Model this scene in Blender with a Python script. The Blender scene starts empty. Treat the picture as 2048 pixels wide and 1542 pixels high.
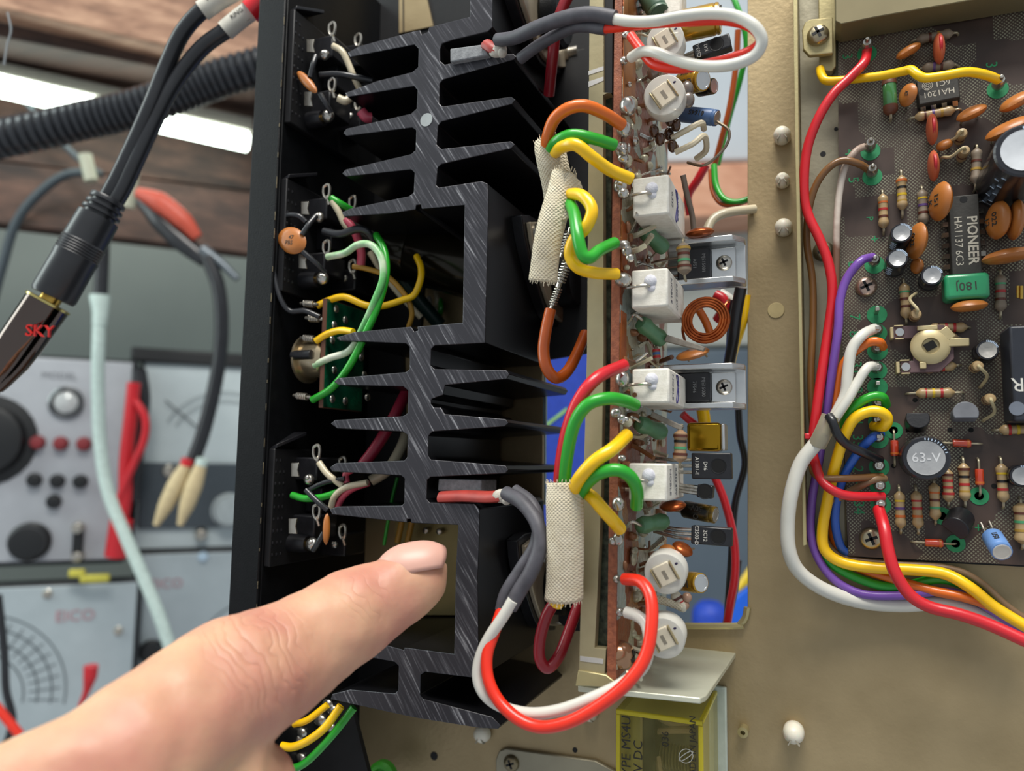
import bpy, math, random
from mathutils import Matrix, Vector
random.seed(7)
S = bpy.context.scene
COL = S.collection
PI = math.pi
# ------------------------------------------------------------------ camera
# receiver frame: X along its width, Y away from the viewer through the chassis, Z up (millimetres, scaled by 0.001)
FWD = Vector((-.3828, .9184, .0995)).normalized()
RGT = Vector((.9237, .3835, .0143)); RGT = (RGT - FWD * RGT.dot(FWD)).normalized()
DWN = FWD.cross(RGT).normalized()
FPX = 1500.0
cam = bpy.data.cameras.new('camera'); camo = bpy.data.objects.new('camera', cam); COL.objects.link(camo)
R3 = Matrix((RGT, -DWN, -FWD)).transposed()
camo.matrix_world = R3.to_4x4()
cam.sensor_width = 36; cam.lens = 36 * FPX / 2048
cam.clip_start = .005; cam.clip_end = 50
cam.dof.use_dof = True; cam.dof.focus_distance = .176; cam.dof.aperture_fstop = 12.5
S.camera = camo
# ------------------------------------------------------------------ light
S.view_settings.view_transform = 'Standard'; S.view_settings.look = 'None'
S.view_settings.gamma = 1; S.view_settings.exposure = 0.0
try: S.view_settings.use_curve_mapping = False
except Exception: pass
wd = bpy.data.worlds.new('workshop_ambient'); S.world = wd; wd.use_nodes = True
bg = wd.node_tree.nodes['Background']; bg.inputs[0].default_value = (.86, .93, 1, 1); bg.inputs[1].default_value = .52
def area(name, loc, tgt, sx, sy, watt, col):
    l = bpy.data.lights.new(name, 'AREA'); l.shape = 'RECTANGLE'; l.size = sx; l.size_y = sy; l.energy = watt; l.color = col
    o = bpy.data.objects.new(name, l); COL.objects.link(o); o.location = loc
    o.rotation_euler = (Vector(tgt) - Vector(loc)).to_track_quat('-Z', 'Y').to_euler(); return o
area('ceiling_lamp', (.06, -.16, .78), (.05, .17, 0), .50, .28, 10.5, (1, .97, .91))
area('side_fill_light', (-.75, -.10, .35), (0, .20, 0), .25, .7, 3.2, (.88, 1, .97))  # unseen side light, added as fill for the front faces

# ------------------------------------------------------------------ helpers
def px(x, y, Y):                       # point of the plane Y (mm from the camera) seen at a photo pixel
    r = RGT * (x - 1024) + DWN * (y - 771) + FWD * FPX
    return r * (Y / r.y)
def pX(x, y, X):                       # the same for a plane X = const
    r = RGT * (x - 1024) + DWN * (y - 771) + FWD * FPX
    return r * (X / r.x)
def ct(x, y, t):                       # point at distance t along the optical axis
    r = RGT * (x - 1024) + DWN * (y - 771) + FWD * FPX
    return r * (t / FPX)
BR = Vector((.7071, .7071, 0)); BD = Vector((-.7071, .7071, 0)); ZU = Vector((0, 0, 1))
def pb(x, y, D):                       # back bench frame, turned 45 degrees
    r = RGT * (x - 1024) + DWN * (y - 771) + FWD * FPX
    return r * (D / r.dot(BD))
def bm_(D=0):                          # matrix of the bench frame
    m = Matrix((BR, BD, ZU)).transposed().to_4x4(); return m
BI = bm_().inverted()
FR = Matrix.Rotation(PI / 2, 4, 'X')   # local x = X, y = Z, z = towards the viewer
def frame(p, ang=0, tilt=None):
    m = Matrix.Translation(p) @ FR @ Matrix.Rotation(ang, 4, 'Z')
    if tilt: m = m @ Matrix.Rotation(tilt[1], 4, tilt[0])
    return m

class MB:
    def __init__(s): s.v = []; s.f = []; s.m = []
    def add(s, vs, fs, mi=0, M=None):
        b = len(s.v)
        for v in vs: s.v.append((M @ Vector(v)) if M else Vector(v))
        for f in fs: s.f.append([b + i for i in f]); s.m.append(mi)
        return s
    def box(s, a, b, mi=0, M=None):
        x0, y0, z0 = a; x1, y1, z1 = b
        vs = [(x0,y0,z0),(x1,y0,z0),(x1,y1,z0),(x0,y1,z0),(x0,y0,z1),(x1,y0,z1),(x1,y1,z1),(x0,y1,z1)]
        return s.add(vs, [(0,3,2,1),(4,5,6,7),(0,1,5,4),(1,2,6,5),(2,3,7,6),(3,0,4,7)], mi, M)
    def lathe(s, pr, n=20, M=None, mi=0, sy=1):
        vs = []; fs = []
        for r, z in pr:
            for i in range(n):
                a = 2 * PI * i / n; vs.append((r * math.cos(a), r * sy * math.sin(a), z))
        k = len(pr)
        for j in range(k - 1):
            for i in range(n):
                i2 = (i + 1) % n; fs.append((j*n+i, j*n+i2, (j+1)*n+i2, (j+1)*n+i))
        fs.append(list(range(n))[::-1]); fs.append([(k-1)*n+i for i in range(n)])
        return s.add(vs, fs, mi, M)
    def cyl(s, r, z0, z1, n=20, M=None, mi=0, c=0):
        pr = [(r, z0), (r, z1)] if not c else [(r-c, z0), (r, z0+c), (r, z1-c), (r-c, z1)]
        return s.lathe(pr, n, M, mi)
    def ball(s, c, r, n=12, mi=0, sc=(1,1,1)):
        pr = [(max(.001, r*math.sin(PI*j/8)), -r*math.cos(PI*j/8)) for j in range(9)]
        return s.lathe(pr, n, Matrix.Translation(c) @ Matrix.Diagonal((*sc, 1)), mi)
    def tube(s, pts, r, n=10, mi=0, res=5, flat=1):
        P = crom([Vector(p) for p in pts], res) if res > 1 else [Vector(p) for p in pts]
        rs = r if isinstance(r, list) else None
        vs = []; fs = []; t0 = (P[1] - P[0]).normalized()
        nrm = t0.orthogonal().normalized()
        for i, p in enumerate(P):
            t = (P[min(i+1, len(P)-1)] - P[max(i-1, 0)]).normalized()
            nrm = (nrm - t * nrm.dot(t)).normalized(); b = t.cross(nrm)
            if rs:
                u = i / (len(P) - 1) * (len(rs) - 1); k = min(int(u), len(rs) - 2); rr = rs[k] + (rs[k+1] - rs[k]) * (u - k)
            else: rr = r
            for j in range(n):
                a = 2 * PI * j / n; vs.append(p + nrm * (rr * math.cos(a)) + b * (rr * flat * math.sin(a)))
        for i in range(len(P) - 1):
            for j in range(n):
                j2 = (j + 1) % n; fs.append((i*n+j, i*n+j2, (i+1)*n+j2, (i+1)*n+j))
        fs.append(list(range(n))[::-1]); fs.append([(len(P)-1)*n+i for i in range(n)])
        return s.add(vs, fs, mi)
    def prism(s, front, back, mi=0, ms=None):     # two rings of points
        n = len(front); ms = mi if ms is None else ms
        b = len(s.v); s.v += [Vector(p) for p in front] + [Vector(p) for p in back]
        s.f.append([b+i for i in range(n)]); s.m.append(mi)
        s.f.append([b+n+i for i in range(n)][::-1]); s.m.append(mi)
        for i in range(n):
            j = (i+1) % n; s.f.append([b+j, b+i, b+n+i, b+n+j]); s.m.append(ms)
        return s
    def sheet(s, poly, Y0, Y1, mi=0, ms=None):    # outline given in photo pixels on plane Y0, straight back to Y1
        A = [px(x, y, Y0) for x, y in poly]
        return s.prism(A, [Vector((p.x, Y1, p.z)) for p in A], mi, ms)
def crom(P, res):
    if len(P) < 3: return P
    Q = [P[0]*2 - P[1]] + P + [P[-1]*2 - P[-2]]; out = []
    for i in range(1, len(Q) - 2):
        a, b, c, d = Q[i-1], Q[i], Q[i+1], Q[i+2]
        for k in range(res):
            t = k / res
            out.append(.5 * ((2*b) + (c-a)*t + (2*a-5*b+4*c-d)*t*t + (3*b-a-3*c+d)*t**3))
    out.append(P[-1]); return out
RM = {}
def finish(o, mats):
    for m in (mats if isinstance(mats, (list, tuple)) else [mats]): o.data.materials.append(m)
def tag(o, label=None, cat=None, group=None, kind=None):
    for k, v in (('label', label), ('category', cat), ('group', group), ('kind', kind)):
        if v: o[k] = v
    return o
def thing(name, label, cat, loc, group=None, M=None):
    o = bpy.data.objects.new(name, None); COL.objects.link(o); o.empty_display_size = .002
    M = M if M is not None else Matrix.Translation(loc)
    RM[o.name] = M.copy(); m = M.copy(); m.translation = m.translation * .001
    o.matrix_world = m; return tag(o, label, cat, group)
def ob(name, mb, mats, parent=None, world=True, bevel=0, seg=2, label=None, cat=None, group=None, kind=None, sharp=.7):
    """mesh object; vertices in mm, in world or in the parent's local frame"""
    vs = mb.v
    if parent is not None:
        M = RM[parent.name]
        if world:
            I = M.inverted(); vs = [I @ v for v in vs]
    else:
        lo = Vector([min(v[i] for v in vs) for i in range(3)]); hi = Vector([max(v[i] for v in vs) for i in range(3)])
        c = (lo + hi) / 2; c.z = lo.z; M = Matrix.Translation(c); vs = [v - c for v in vs]
    me = bpy.data.meshes.new(name); me.from_pydata([v * .001 for v in vs], [], mb.f)
    me.polygons.foreach_set('material_index', mb.m)
    me.polygons.foreach_set('use_smooth', [True] * len(mb.f)); me.update()
    import bmesh
    bm = bmesh.new(); bm.from_mesh(me); bmesh.ops.recalc_face_normals(bm, faces=bm.faces); bm.to_mesh(me); bm.free()
    me.set_sharp_from_angle(angle=sharp)
    o = bpy.data.objects.new(name, me); COL.objects.link(o); finish(o, mats)
    if parent is not None:
        o.parent = parent; RM[o.name] = M
    else:
        m = M.copy(); m.translation = m.translation * .001; o.matrix_world = m; RM[o.name] = M
    if bevel:
        b = o.modifiers.new('bevel', 'BEVEL'); b.width = bevel * .001; b.segments = seg; b.limit_method = 'ANGLE'; b.angle_limit = .6
    return tag(o, label, cat, group, kind)
def text(s, size, M, mat, parent, world=True, ext=.03, name='lettering', sx=1, bold=0):
    c = bpy.data.curves.new('t', 'FONT'); c.body = s; c.size = size; c.offset = bold; c.extrude = ext; c.align_x = 'CENTER'; c.align_y = 'CENTER'; c.resolution_u = 2
    t = bpy.data.objects.new('t', c); COL.objects.link(t)
    bpy.context.view_layer.update()
    me = bpy.data.meshes.new_from_object(t.evaluated_get(bpy.context.evaluated_depsgraph_get()))
    bpy.data.objects.remove(t); bpy.data.curves.remove(c)
    mb = MB(); MM = M @ Matrix.Diagonal((sx, 1, 1, 1))
    mb.add([v.co for v in me.vertices], [list(p.vertices) for p in me.polygons], 0, MM); bpy.data.meshes.remove(me)
    return ob(name, mb, mat, parent, world)

# ------------------------------------------------------------------ materials
def lin(h):
    h = h.lstrip('#'); c = [int(h[i:i+2], 16) / 255 for i in (0, 2, 4)]
    return [((x + .055) / 1.055) ** 2.4 if x > .04045 else x / 12.92 for x in c] + [1]
MAT = {}
def mat(name, col, rough=.5, metal=0, col2=None, ns=300, amt=.5, bump=0, bs=None, spec=None, coat=0, sss=0, stretch=None, emit=0):
    if name in MAT: return MAT[name]
    m = bpy.data.materials.new(name); m.use_nodes = True; N = m.node_tree.nodes; L = m.node_tree.links; b = N['Principled BSDF']
    c = lin(col); c2 = lin(col2) if col2 else [x * .78 for x in c[:3]] + [1]
    tc = N.new('ShaderNodeTexCoord'); mp = N.new('ShaderNodeMapping'); L.new(tc.outputs['Object'], mp.inputs[0])
    if stretch: mp.inputs['Scale'].default_value = stretch
    n = N.new('ShaderNodeTexNoise'); n.inputs['Scale'].default_value = ns; n.inputs['Detail'].default_value = 5; L.new(mp.outputs[0], n.inputs[0])
    r = N.new('ShaderNodeValToRGB'); r.color_ramp.elements[0].position = .5 - amt/2 + .0; r.color_ramp.elements[1].position = min(1, .5 + amt/2)
    r.color_ramp.elements[0].color = c2; r.color_ramp.elements[1].color = c
    L.new(n.outputs[0], r.inputs[0]); L.new(r.outputs[0], b.inputs['Base Color'])
    b.inputs['Roughness'].default_value = rough; b.inputs['Metallic'].default_value = metal
    if spec is not None: b.inputs['Specular IOR Level'].default_value = spec
    if coat: b.inputs['Coat Weight'].default_value = coat; b.inputs['Coat Roughness'].default_value = .1
    if sss:
        b.inputs['Subsurface Weight'].default_value = sss; b.inputs['Subsurface Radius'].default_value = (.004, .0016, .001); b.inputs['Subsurface Scale'].default_value = 1
    if bump:
        n2 = N.new('ShaderNodeTexNoise'); n2.inputs['Scale'].default_value = bs or ns * 3; n2.inputs['Detail'].default_value = 3; L.new(mp.outputs[0], n2.inputs[0])
        bp = N.new('ShaderNodeBump'); bp.inputs['Strength'].default_value = bump; bp.inputs['Distance'].default_value = .0002
        L.new(n2.outputs[0], bp.inputs['Height']); L.new(bp.outputs[0], b.inputs['Normal'])
    if emit:
        b.inputs['Emission Color'].default_value = c; b.inputs['Emission Strength'].default_value = emit
    MAT[name] = m; return m
def mathn(N, L, op, a, b=None, c=None):
    n = N.new('ShaderNodeMath'); n.operation = op
    for i, v in enumerate((a, b, c)):
        if v is None: continue
        if isinstance(v, (int, float)): n.inputs[i].default_value = v
        else: L.new(v, n.inputs[i])
    return n.outputs[0]
def clear(name, col, alpha=.75, rough=.05, body=None):
    """clear plastic: tinted see-through sheet with a glossy surface"""
    m = bpy.data.materials.new(name); m.use_nodes = True; N = m.node_tree.nodes; L = m.node_tree.links
    for n in list(N): N.remove(n)
    o = N.new('ShaderNodeOutputMaterial'); t = N.new('ShaderNodeBsdfTransparent'); t.inputs[0].default_value = lin(col)
    p = N.new('ShaderNodeBsdfPrincipled'); p.inputs['Base Color'].default_value = lin(body or col); p.inputs['Roughness'].default_value = rough
    nz = N.new('ShaderNodeTexNoise'); nz.inputs['Scale'].default_value = 250; tc = N.new('ShaderNodeTexCoord'); L.new(tc.outputs['Object'], nz.inputs[0])
    f = N.new('ShaderNodeFresnel'); f.inputs[0].default_value = 1.45
    k = mathn(N, L, 'MULTIPLY_ADD', nz.outputs[0], .12, (1 - alpha) - .06); k2 = mathn(N, L, 'ADD', k, f.outputs[0]); k3 = mathn(N, L, 'MINIMUM', k2, 1.0)
    x = N.new('ShaderNodeMixShader'); L.new(k3, x.inputs[0]); L.new(t.outputs[0], x.inputs[1]); L.new(p.outputs[0], x.inputs[2]); L.new(x.outputs[0], o.inputs[0])
    return m
def hatch_mat():          # solder-mask board: cross-hatched ground areas between plain traces
    m = bpy.data.materials.new('board_hatch'); m.use_nodes = True; N = m.node_tree.nodes; L = m.node_tree.links; b = N['Principled BSDF']
    tc = N.new('ShaderNodeTexCoord'); sp = N.new('ShaderNodeSeparateXYZ'); L.new(tc.outputs['Object'], sp.inputs[0])
    u = mathn(N, L, 'ADD', sp.outputs[0], sp.outputs[2]); v = mathn(N, L, 'SUBTRACT', sp.outputs[0], sp.outputs[2])
    su = mathn(N, L, 'SINE', mathn(N, L, 'MULTIPLY', u, 7200.0)); sv = mathn(N, L, 'SINE', mathn(N, L, 'MULTIPLY', v, 7200.0))
    g = mathn(N, L, 'GREATER_THAN', mathn(N, L, 'MINIMUM', su, sv), -.15)
    vo = N.new('ShaderNodeTexVoronoi'); vo.inputs['Scale'].default_value = 95; vo.distance = 'CHEBYCHEV'; L.new(tc.outputs['Object'], vo.inputs[0])
    sc = N.new('ShaderNodeSeparateColor'); L.new(vo.outputs['Color'], sc.inputs[0])
    zone = mathn(N, L, 'GREATER_THAN', sc.outputs[0], .42); k = mathn(N, L, 'MULTIPLY', g, zone)
    nz = N.new('ShaderNodeTexNoise'); nz.inputs['Scale'].default_value = 60; nz.inputs['Detail'].default_value = 6; L.new(tc.outputs['Object'], nz.inputs[0])
    r = N.new('ShaderNodeValToRGB'); r.color_ramp.elements[0].color = lin('#33261f'); r.color_ramp.elements[1].color = lin('#56443b'); r.color_ramp.elements[0].position = .35; r.color_ramp.elements[1].position = .7
    L.new(nz.outputs[0], r.inputs[0])
    mx = N.new('ShaderNodeMix'); mx.data_type = 'RGBA'; L.new(k, mx.inputs[0]); L.new(r.outputs[0], mx.inputs[6]); mx.inputs[7].default_value = lin('#7d7d68')
    L.new(mx.outputs[2], b.inputs['Base Color']); b.inputs['Roughness'].default_value = .48
    return m
def scratch_mat():        # saw-cut end of the extrusion: slanting scratches
    m = bpy.data.materials.new('sawn_black_aluminium'); m.use_nodes = True; N = m.node_tree.nodes; L = m.node_tree.links; b = N['Principled BSDF']
    tc = N.new('ShaderNodeTexCoord'); mp = N.new('ShaderNodeMapping'); L.new(tc.outputs['Object'], mp.inputs[0])
    mp.vector_type = 'TEXTURE'; mp.inputs['Rotation'].default_value = (0, math.radians(-33), 0); mp.inputs['Scale'].default_value = (1, 1, 22)
    n = N.new('ShaderNodeTexNoise'); n.inputs['Scale'].default_value = 1900; n.inputs['Detail'].default_value = 2; L.new(mp.outputs[0], n.inputs[0])
    n2 = N.new('ShaderNodeTexNoise'); n2.inputs['Scale'].default_value = 90; L.new(tc.outputs['Object'], n2.inputs[0])
    s = mathn(N, L, 'MULTIPLY_ADD', n2.outputs[0], .22, -.11); s = mathn(N, L, 'ADD', n.outputs[0], s)
    r = N.new('ShaderNodeValToRGB'); e = r.color_ramp.elements; e[0].position = .5; e[0].color = lin('#323136'); e[1].position = .82; e[1].color = lin('#a5a5a8')
    x = e.new(.63); x.color = lin('#4a494e')
    L.new(s, r.inputs[0]); L.new(r.outputs[0], b.inputs['Base Color']); b.inputs['Roughness'].default_value = .42; b.inputs['Metallic'].default_value = .35
    bp = N.new('ShaderNodeBump'); bp.inputs['Strength'].default_value = .25; bp.inputs['Distance'].default_value = .0001; L.new(n.outputs[0], bp.inputs['Height']); L.new(bp.outputs[0], b.inputs['Normal'])
    return m
def board_face_mat():     # tinned copper, bare brown laminate and flux
    m = bpy.data.materials.new('tinned_board_face'); m.use_nodes = True; N = m.node_tree.nodes; L = m.node_tree.links; b = N['Principled BSDF']
    tc = N.new('ShaderNodeTexCoord'); vo = N.new('ShaderNodeTexVoronoi'); vo.inputs['Scale'].default_value = 110; vo.distance = 'MANHATTAN'; L.new(tc.outputs['Object'], vo.inputs[0])
    sc = N.new('ShaderNodeSeparateColor'); L.new(vo.outputs['Color'], sc.inputs[0])
    r = N.new('ShaderNodeValToRGB'); r.color_ramp.interpolation = 'CONSTANT'; e = r.color_ramp.elements; e[0].position = 0; e[0].color = lin('#8f4a2a'); e[1].position = .3; e[1].color = lin('#c3bfa8')
    a = e.new(.62); a.color = lin('#b07a46'); a = e.new(.78); a.color = lin('#a9b3ac')
    L.new(sc.outputs[0], r.inputs[0]); L.new(r.outputs[0], b.inputs['Base Color']); b.inputs['Roughness'].default_value = .32; b.inputs['Metallic'].default_value = .45
    n = N.new('ShaderNodeTexNoise'); n.inputs['Scale'].default_value = 700; n.inputs['Detail'].default_value = 4; L.new(tc.outputs['Object'], n.inputs[0])
    bp = N.new('ShaderNodeBump'); bp.inputs['Strength'].default_value = .8; bp.inputs['Distance'].default_value = .0006; L.new(n.outputs[0], bp.inputs['Height']); L.new(bp.outputs[0], b.inputs['Normal'])
    return m
def wood_mat(name, c1, c2, c3):
    m = bpy.data.materials.new(name); m.use_nodes = True; N = m.node_tree.nodes; L = m.node_tree.links; b = N['Principled BSDF']
    tc = N.new('ShaderNodeTexCoord'); mp = N.new('ShaderNodeMapping'); L.new(tc.outputs['Object'], mp.inputs[0])
    mp.inputs['Rotation'].default_value = (0, 0, -PI/4); mp.inputs['Scale'].default_value = (1, 6, 16)
    n = N.new('ShaderNodeTexNoise'); n.inputs['Scale'].default_value = 5.5; n.inputs['Detail'].default_value = 9; n.inputs['Roughness'].default_value = .62; L.new(mp.outputs[0], n.inputs[0])
    r = N.new('ShaderNodeValToRGB'); e = r.color_ramp.elements; e[0].position = .33; e[0].color = lin(c3); e[1].position = .68; e[1].color = lin(c1); x = e.new(.5); x.color = lin(c2)
    L.new(n.outputs[0], r.inputs[0]); L.new(r.outputs[0], b.inputs['Base Color']); b.inputs['Roughness'].default_value = .7
    bp = N.new('ShaderNodeBump'); bp.inputs['Strength'].default_value = .4; bp.inputs['Distance'].default_value = .002; L.new(n.outputs[0], bp.inputs['Height']); L.new(bp.outputs[0], b.inputs['Normal'])
    return m
def braid_mat():
    m = mat('woven_cotton_sleeve', '#e6dcc4', .9, 0, '#cfc2a4', 500, .6)
    N = m.node_tree.nodes; L = m.node_tree.links; b = N['Principled BSDF']; tc = N.new('ShaderNodeTexCoord')
    sp = N.new('ShaderNodeSeparateXYZ'); L.new(tc.outputs['Object'], sp.inputs[0])
    u = mathn(N, L, 'SINE', mathn(N, L, 'MULTIPLY', mathn(N, L, 'ADD', sp.outputs[0], sp.outputs[2]), 8000.0))
    v = mathn(N, L, 'SINE', mathn(N, L, 'MULTIPLY', mathn(N, L, 'SUBTRACT', sp.outputs[0], sp.outputs[2]), 8000.0))
    h = mathn(N, L, 'MAXIMUM', u, v); bp = N.new('ShaderNodeBump'); bp.inputs['Strength'].default_value = .7; bp.inputs['Distance'].default_value = .00025
    L.new(h, bp.inputs['Height']); L.new(bp.outputs[0], b.inputs['Normal']); return m
def skin_mat():
    m = bpy.data.materials.new('skin'); m.use_nodes = True; N = m.node_tree.nodes; L = m.node_tree.links; b = N['Principled BSDF']
    tc = N.new('ShaderNodeTexCoord'); n = N.new('ShaderNodeTexNoise'); n.inputs['Scale'].default_value = 45; n.inputs['Detail'].default_value = 4; L.new(tc.outputs['Object'], n.inputs[0])
    r = N.new('ShaderNodeValToRGB'); e = r.color_ramp.elements; e[0].position = .36; e[0].color = lin('#c48874'); e[1].position = .66; e[1].color = lin('#dab18c')
    L.new(n.outputs[0], r.inputs[0]); L.new(r.outputs[0], b.inputs['Base Color']); b.inputs['Roughness'].default_value = .5
    b.inputs['Subsurface Weight'].default_value = .25; b.inputs['Subsurface Radius'].default_value = (.004, .0015, .0008); b.inputs['Subsurface Scale'].default_value = 1
    w = N.new('ShaderNodeTexVoronoi'); w.inputs['Scale'].default_value = 900; L.new(tc.outputs['Object'], w.inputs[0])
    bp = N.new('ShaderNodeBump'); bp.inputs['Strength'].default_value = .15; bp.inputs['Distance'].default_value = .0002; L.new(w.outputs[0], bp.inputs['Height'])
    last = bp; hc = ct(250, 1600, 120); lo = HANDO          # joint creases run across the finger
    axd = (ct(780, 1185, 158) - ct(480, 1362, 134)).normalized()
    for (cx, cy, t_, rad, dist) in ((520, 1318, 131, 12, .0005), (735, 1190, 148, 7, .00022)):
        c = (ct(cx, cy, t_) - lo) * .001
        d = N.new('ShaderNodeVectorMath'); d.operation = 'DISTANCE'; L.new(tc.outputs['Object'], d.inputs[0]); d.inputs[1].default_value = c
        k = N.new('ShaderNodeMapRange'); k.inputs[1].default_value = rad*.001; k.inputs[2].default_value = rad*.0004; L.new(d.outputs['Value'], k.inputs[0])
        dt = N.new('ShaderNodeVectorMath'); dt.operation = 'DOT_PRODUCT'; L.new(tc.outputs['Object'], dt.inputs[0]); dt.inputs[1].default_value = axd
        nz = N.new('ShaderNodeTexNoise'); nz.inputs['Scale'].default_value = 120; L.new(tc.outputs['Object'], nz.inputs[0])
        ph = mathn(N, L, 'MULTIPLY_ADD', dt.outputs['Value'], 1500.0, mathn(N, L, 'MULTIPLY', nz.outputs[0], 16.0))
        wv = mathn(N, L, 'POWER', mathn(N, L, 'ABSOLUTE', mathn(N, L, 'SINE', ph)), .35)
        h = mathn(N, L, 'MULTIPLY', wv, k.outputs[0]); b2 = N.new('ShaderNodeBump'); b2.inputs['Strength'].default_value = .55; b2.inputs['Distance'].default_value = dist
        L.new(h, b2.inputs['Height']); L.new(last.outputs[0], b2.inputs['Normal']); last = b2
    L.new(last.outputs[0], b.inputs['Normal'])
    return m
HATCH = hatch_mat(); SCR = scratch_mat(); BFACE = board_face_mat(); BRAID = braid_mat()
CHAS = mat('yellow_passivated_steel', '#b39f7a', .42, .5, '#8f7d5b', 55, .7, .35, 900)
CHAS2 = mat('gold_passivated_steel', '#c0b486', .38, .6, '#a79a70', 90, .6, .2, 900)
TRAY = mat('grey_zinc_steel', '#a8a18a', .45, .5, '#8b8573', 70, .6, .3, 700)
ALU = mat('bright_aluminium', '#dfe0de', .25, .85, '#b9bbbb', 120, .6, .1)
STEEL = mat('nickel_steel', '#cfcabf', .25, .9, '#a39c8f', 200, .6)
SOLD = mat('solder', '#d6d4cd', .22, .9, '#9a948a', 500, .5, .3)
BRASS = mat('brass_gold', '#d9b45a', .25, .9, '#b08a38', 300, .5)
COPR = mat('enamelled_copper', '#b5602c', .28, .7, '#7b3414', 400, .5)
LAM = mat('brown_laminate_edge', '#a4603f', .6, 0, '#6f3924', 900, .6, .6, 2500)
BLK = mat('black_anodised', '#0e0e11', .34, .0, '#08080a', 100, .6, .08, spec=.3)
BLKP = mat('black_painted_steel', '#0e0f11', .45, 0, '#08090b', 400, .6, .25, 2500, spec=.18)
PLAS = mat('black_plastic', '#1c1c20', .35, 0, '#101013', 400, .6, .15)
PLASM = mat('matt_black_plastic', '#141416', .5, 0, '#0c0c0e', 400, .6, spec=.35)
ICB = mat('chip_epoxy', '#35332f', .6, 0, '#272521', 500, .6, .2)
SHR = mat('grey_heat_shrink', '#55535a', .55, 0, '#3c3b40', 300, .6, .2)
WHT = mat('white_print', '#d9d6cc', .6)
WCER = mat('white_cement', '#ece8dd', .7, 0, '#d6d1c3', 600, .5, .25, 2500)
WPL = mat('white_nylon', '#e9e4d4', .4, 0, '#d5cfbd', 200, .5, sss=.2)
CER = mat('orange_ceramic', '#bf7733', .42, 0, '#9c5b26', 150, .7, coat=.15)
CERR = mat('red_stripe_ceramic', '#c8643f', .5, 0, '#a94f31', 150, .6)
RTAN = mat('tan_resistor_lacquer', '#b59c73', .38, 0, '#9b8058', 300, .6, coat=.2)
RGRY = mat('grey_resistor_lacquer', '#8b7d6c', .5, 0, '#746655', 300, .6)
RGRN = mat('green_epoxy', '#5c8a62', .4, 0, '#3f6a47', 300, .6, .2, coat=.2)
INK = mat('ink', '#3a3833', .7)
GRNP = mat('green_silkscreen', '#2d9a62', .6, 0, '#1f7c4d', 600, .5)
WC = {k: mat(k + '_wire_insulation', c, .33, 0, c2, 120, .8, coat=.15) for k, c, c2 in (
    ('orange', '#e0701c', '#cd5f12'), ('green', '#2aa82c', '#1f9224'), ('yellow', '#fbcb0a', '#f0ba06'), ('red', '#d6242e', '#bd1a25'),
    ('white', '#dedcd2', '#cbc9be'), ('scarlet', '#f0341c', '#dc2812'), ('purple', '#7f55b0', '#6a4499'), ('brown', '#80582f', '#6a4724'),
    ('blue', '#2c5fc0', '#2350a8'), ('black', '#26272b', '#18191c'), ('rust', '#b9561a', '#9c4312'), ('maroon', '#9c1f2b', '#7f1622'),
    ('cream', '#d3c8ad', '#b9ad90'), ('pink', '#d2566a', '#b84458'))}
BAND = {k: mat(k + '_band', c, .4) for k, c in (('red', '#b02a2a'), ('brown', '#5a2c1e'), ('black', '#1c1a18'), ('orange', '#c7672a'), ('yellow', '#cfae26'),
        ('green', '#4c9a6a'), ('violet', '#5a3f78'), ('gold', '#b08d3c'), ('blue', '#3f66a0'))}
GOLDF = mat('gold_can_sleeve', '#c59b2e', .25, .55, '#a77e1e', 60, .7, coat=.4)
BLUF = mat('blue_capacitor_sleeve', '#6f97cf', .4, 0, '#5d83ba', 200, .6)
BOXG = mat('brushed_instrument_panel', '#b0b3b8', .45, .25, '#a2a5aa', 60, .7)
BOXB = mat('pale_blue_grey_panel', '#aeb9bd', .5, .15, '#a2adb1', 60, .7)
CASE = mat('dark_instrument_case', '#23272a', .5, 0, '#1a1d20', 60, .7)

# ------------------------------------------------------------------ the setting behind
def bgbox(mb, x0, x1, y0, y1, z0, z1, mi=0): return mb.box((x0, y0, z0), (x1, y1, z1), mi, bm_())
w = MB(); bgbox(w, -1500, 2500, 1130, 1150, -500, 1500)
ob('wall_back', w, mat('grey_green_plaster', '#98a199', .85, 0, '#87908a', 6, .6, .3, 60), kind='structure')
# ---- chassis of the receiver
c = MB(); R_ = [(1495, -90), (1495, 1215), (1491, 1235), (1481, 1247), (1465, 1252), (1100, 1250), (1085, 1240), (1085, -90), (690, -120), (690, 1700), (2250, 1760), (2250, -160)]
c.sheet(R_, 205, 206.4)
ch = ob('receiver_chassis', c, CHAS, bevel=.25, label='large tan passivated steel chassis plate with a tall rectangular opening', cat='chassis')
c = MB(); A = [px(x, y, 204.2) for x, y in ((1495, 1215), (1491, 1235), (1481, 1247), (1465, 1252), (1250, 1251))]
c.tube(A, .9, 8, res=3); ob('opening_lip', c, CHAS2, ch, label='bright gold rolled lip round the opening corner')
def stand(x, y, r, h, split=True):
    m = MB(); p = px(x, y, 205 - h); M = frame(Vector((p.x, 205, p.z)))
    m.lathe([(r*.75, 0), (r, h*.15), (r, h*.55), (r*.8, h*.85), (r*.35, h)], 18, M)
    o = ob('nylon_clip', m, WPL, ch, bevel=0)
    if split:
        m = MB()
        for a in (-.5, .6): m.box((-.12, -r*1.0, h*.4), (.12, -r*.2, h*.99), 0, M @ Matrix.Rotation(a, 4, 'Z'))
        ob('clip_slot', m, mat('slot_shade_grey', '#a39d8c', .7), o)
for x, y, r, h in ((1563, 262, 2.2, 5), (1564, 353, 1.8, 5), (1566, 448, 2.2, 5), (1586, 1474, 2.5, 5.5), (958, 1473, 2.4, 3.5), (1176, 1432, 2.0, 3.2)): stand(x, y, r, h)
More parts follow.
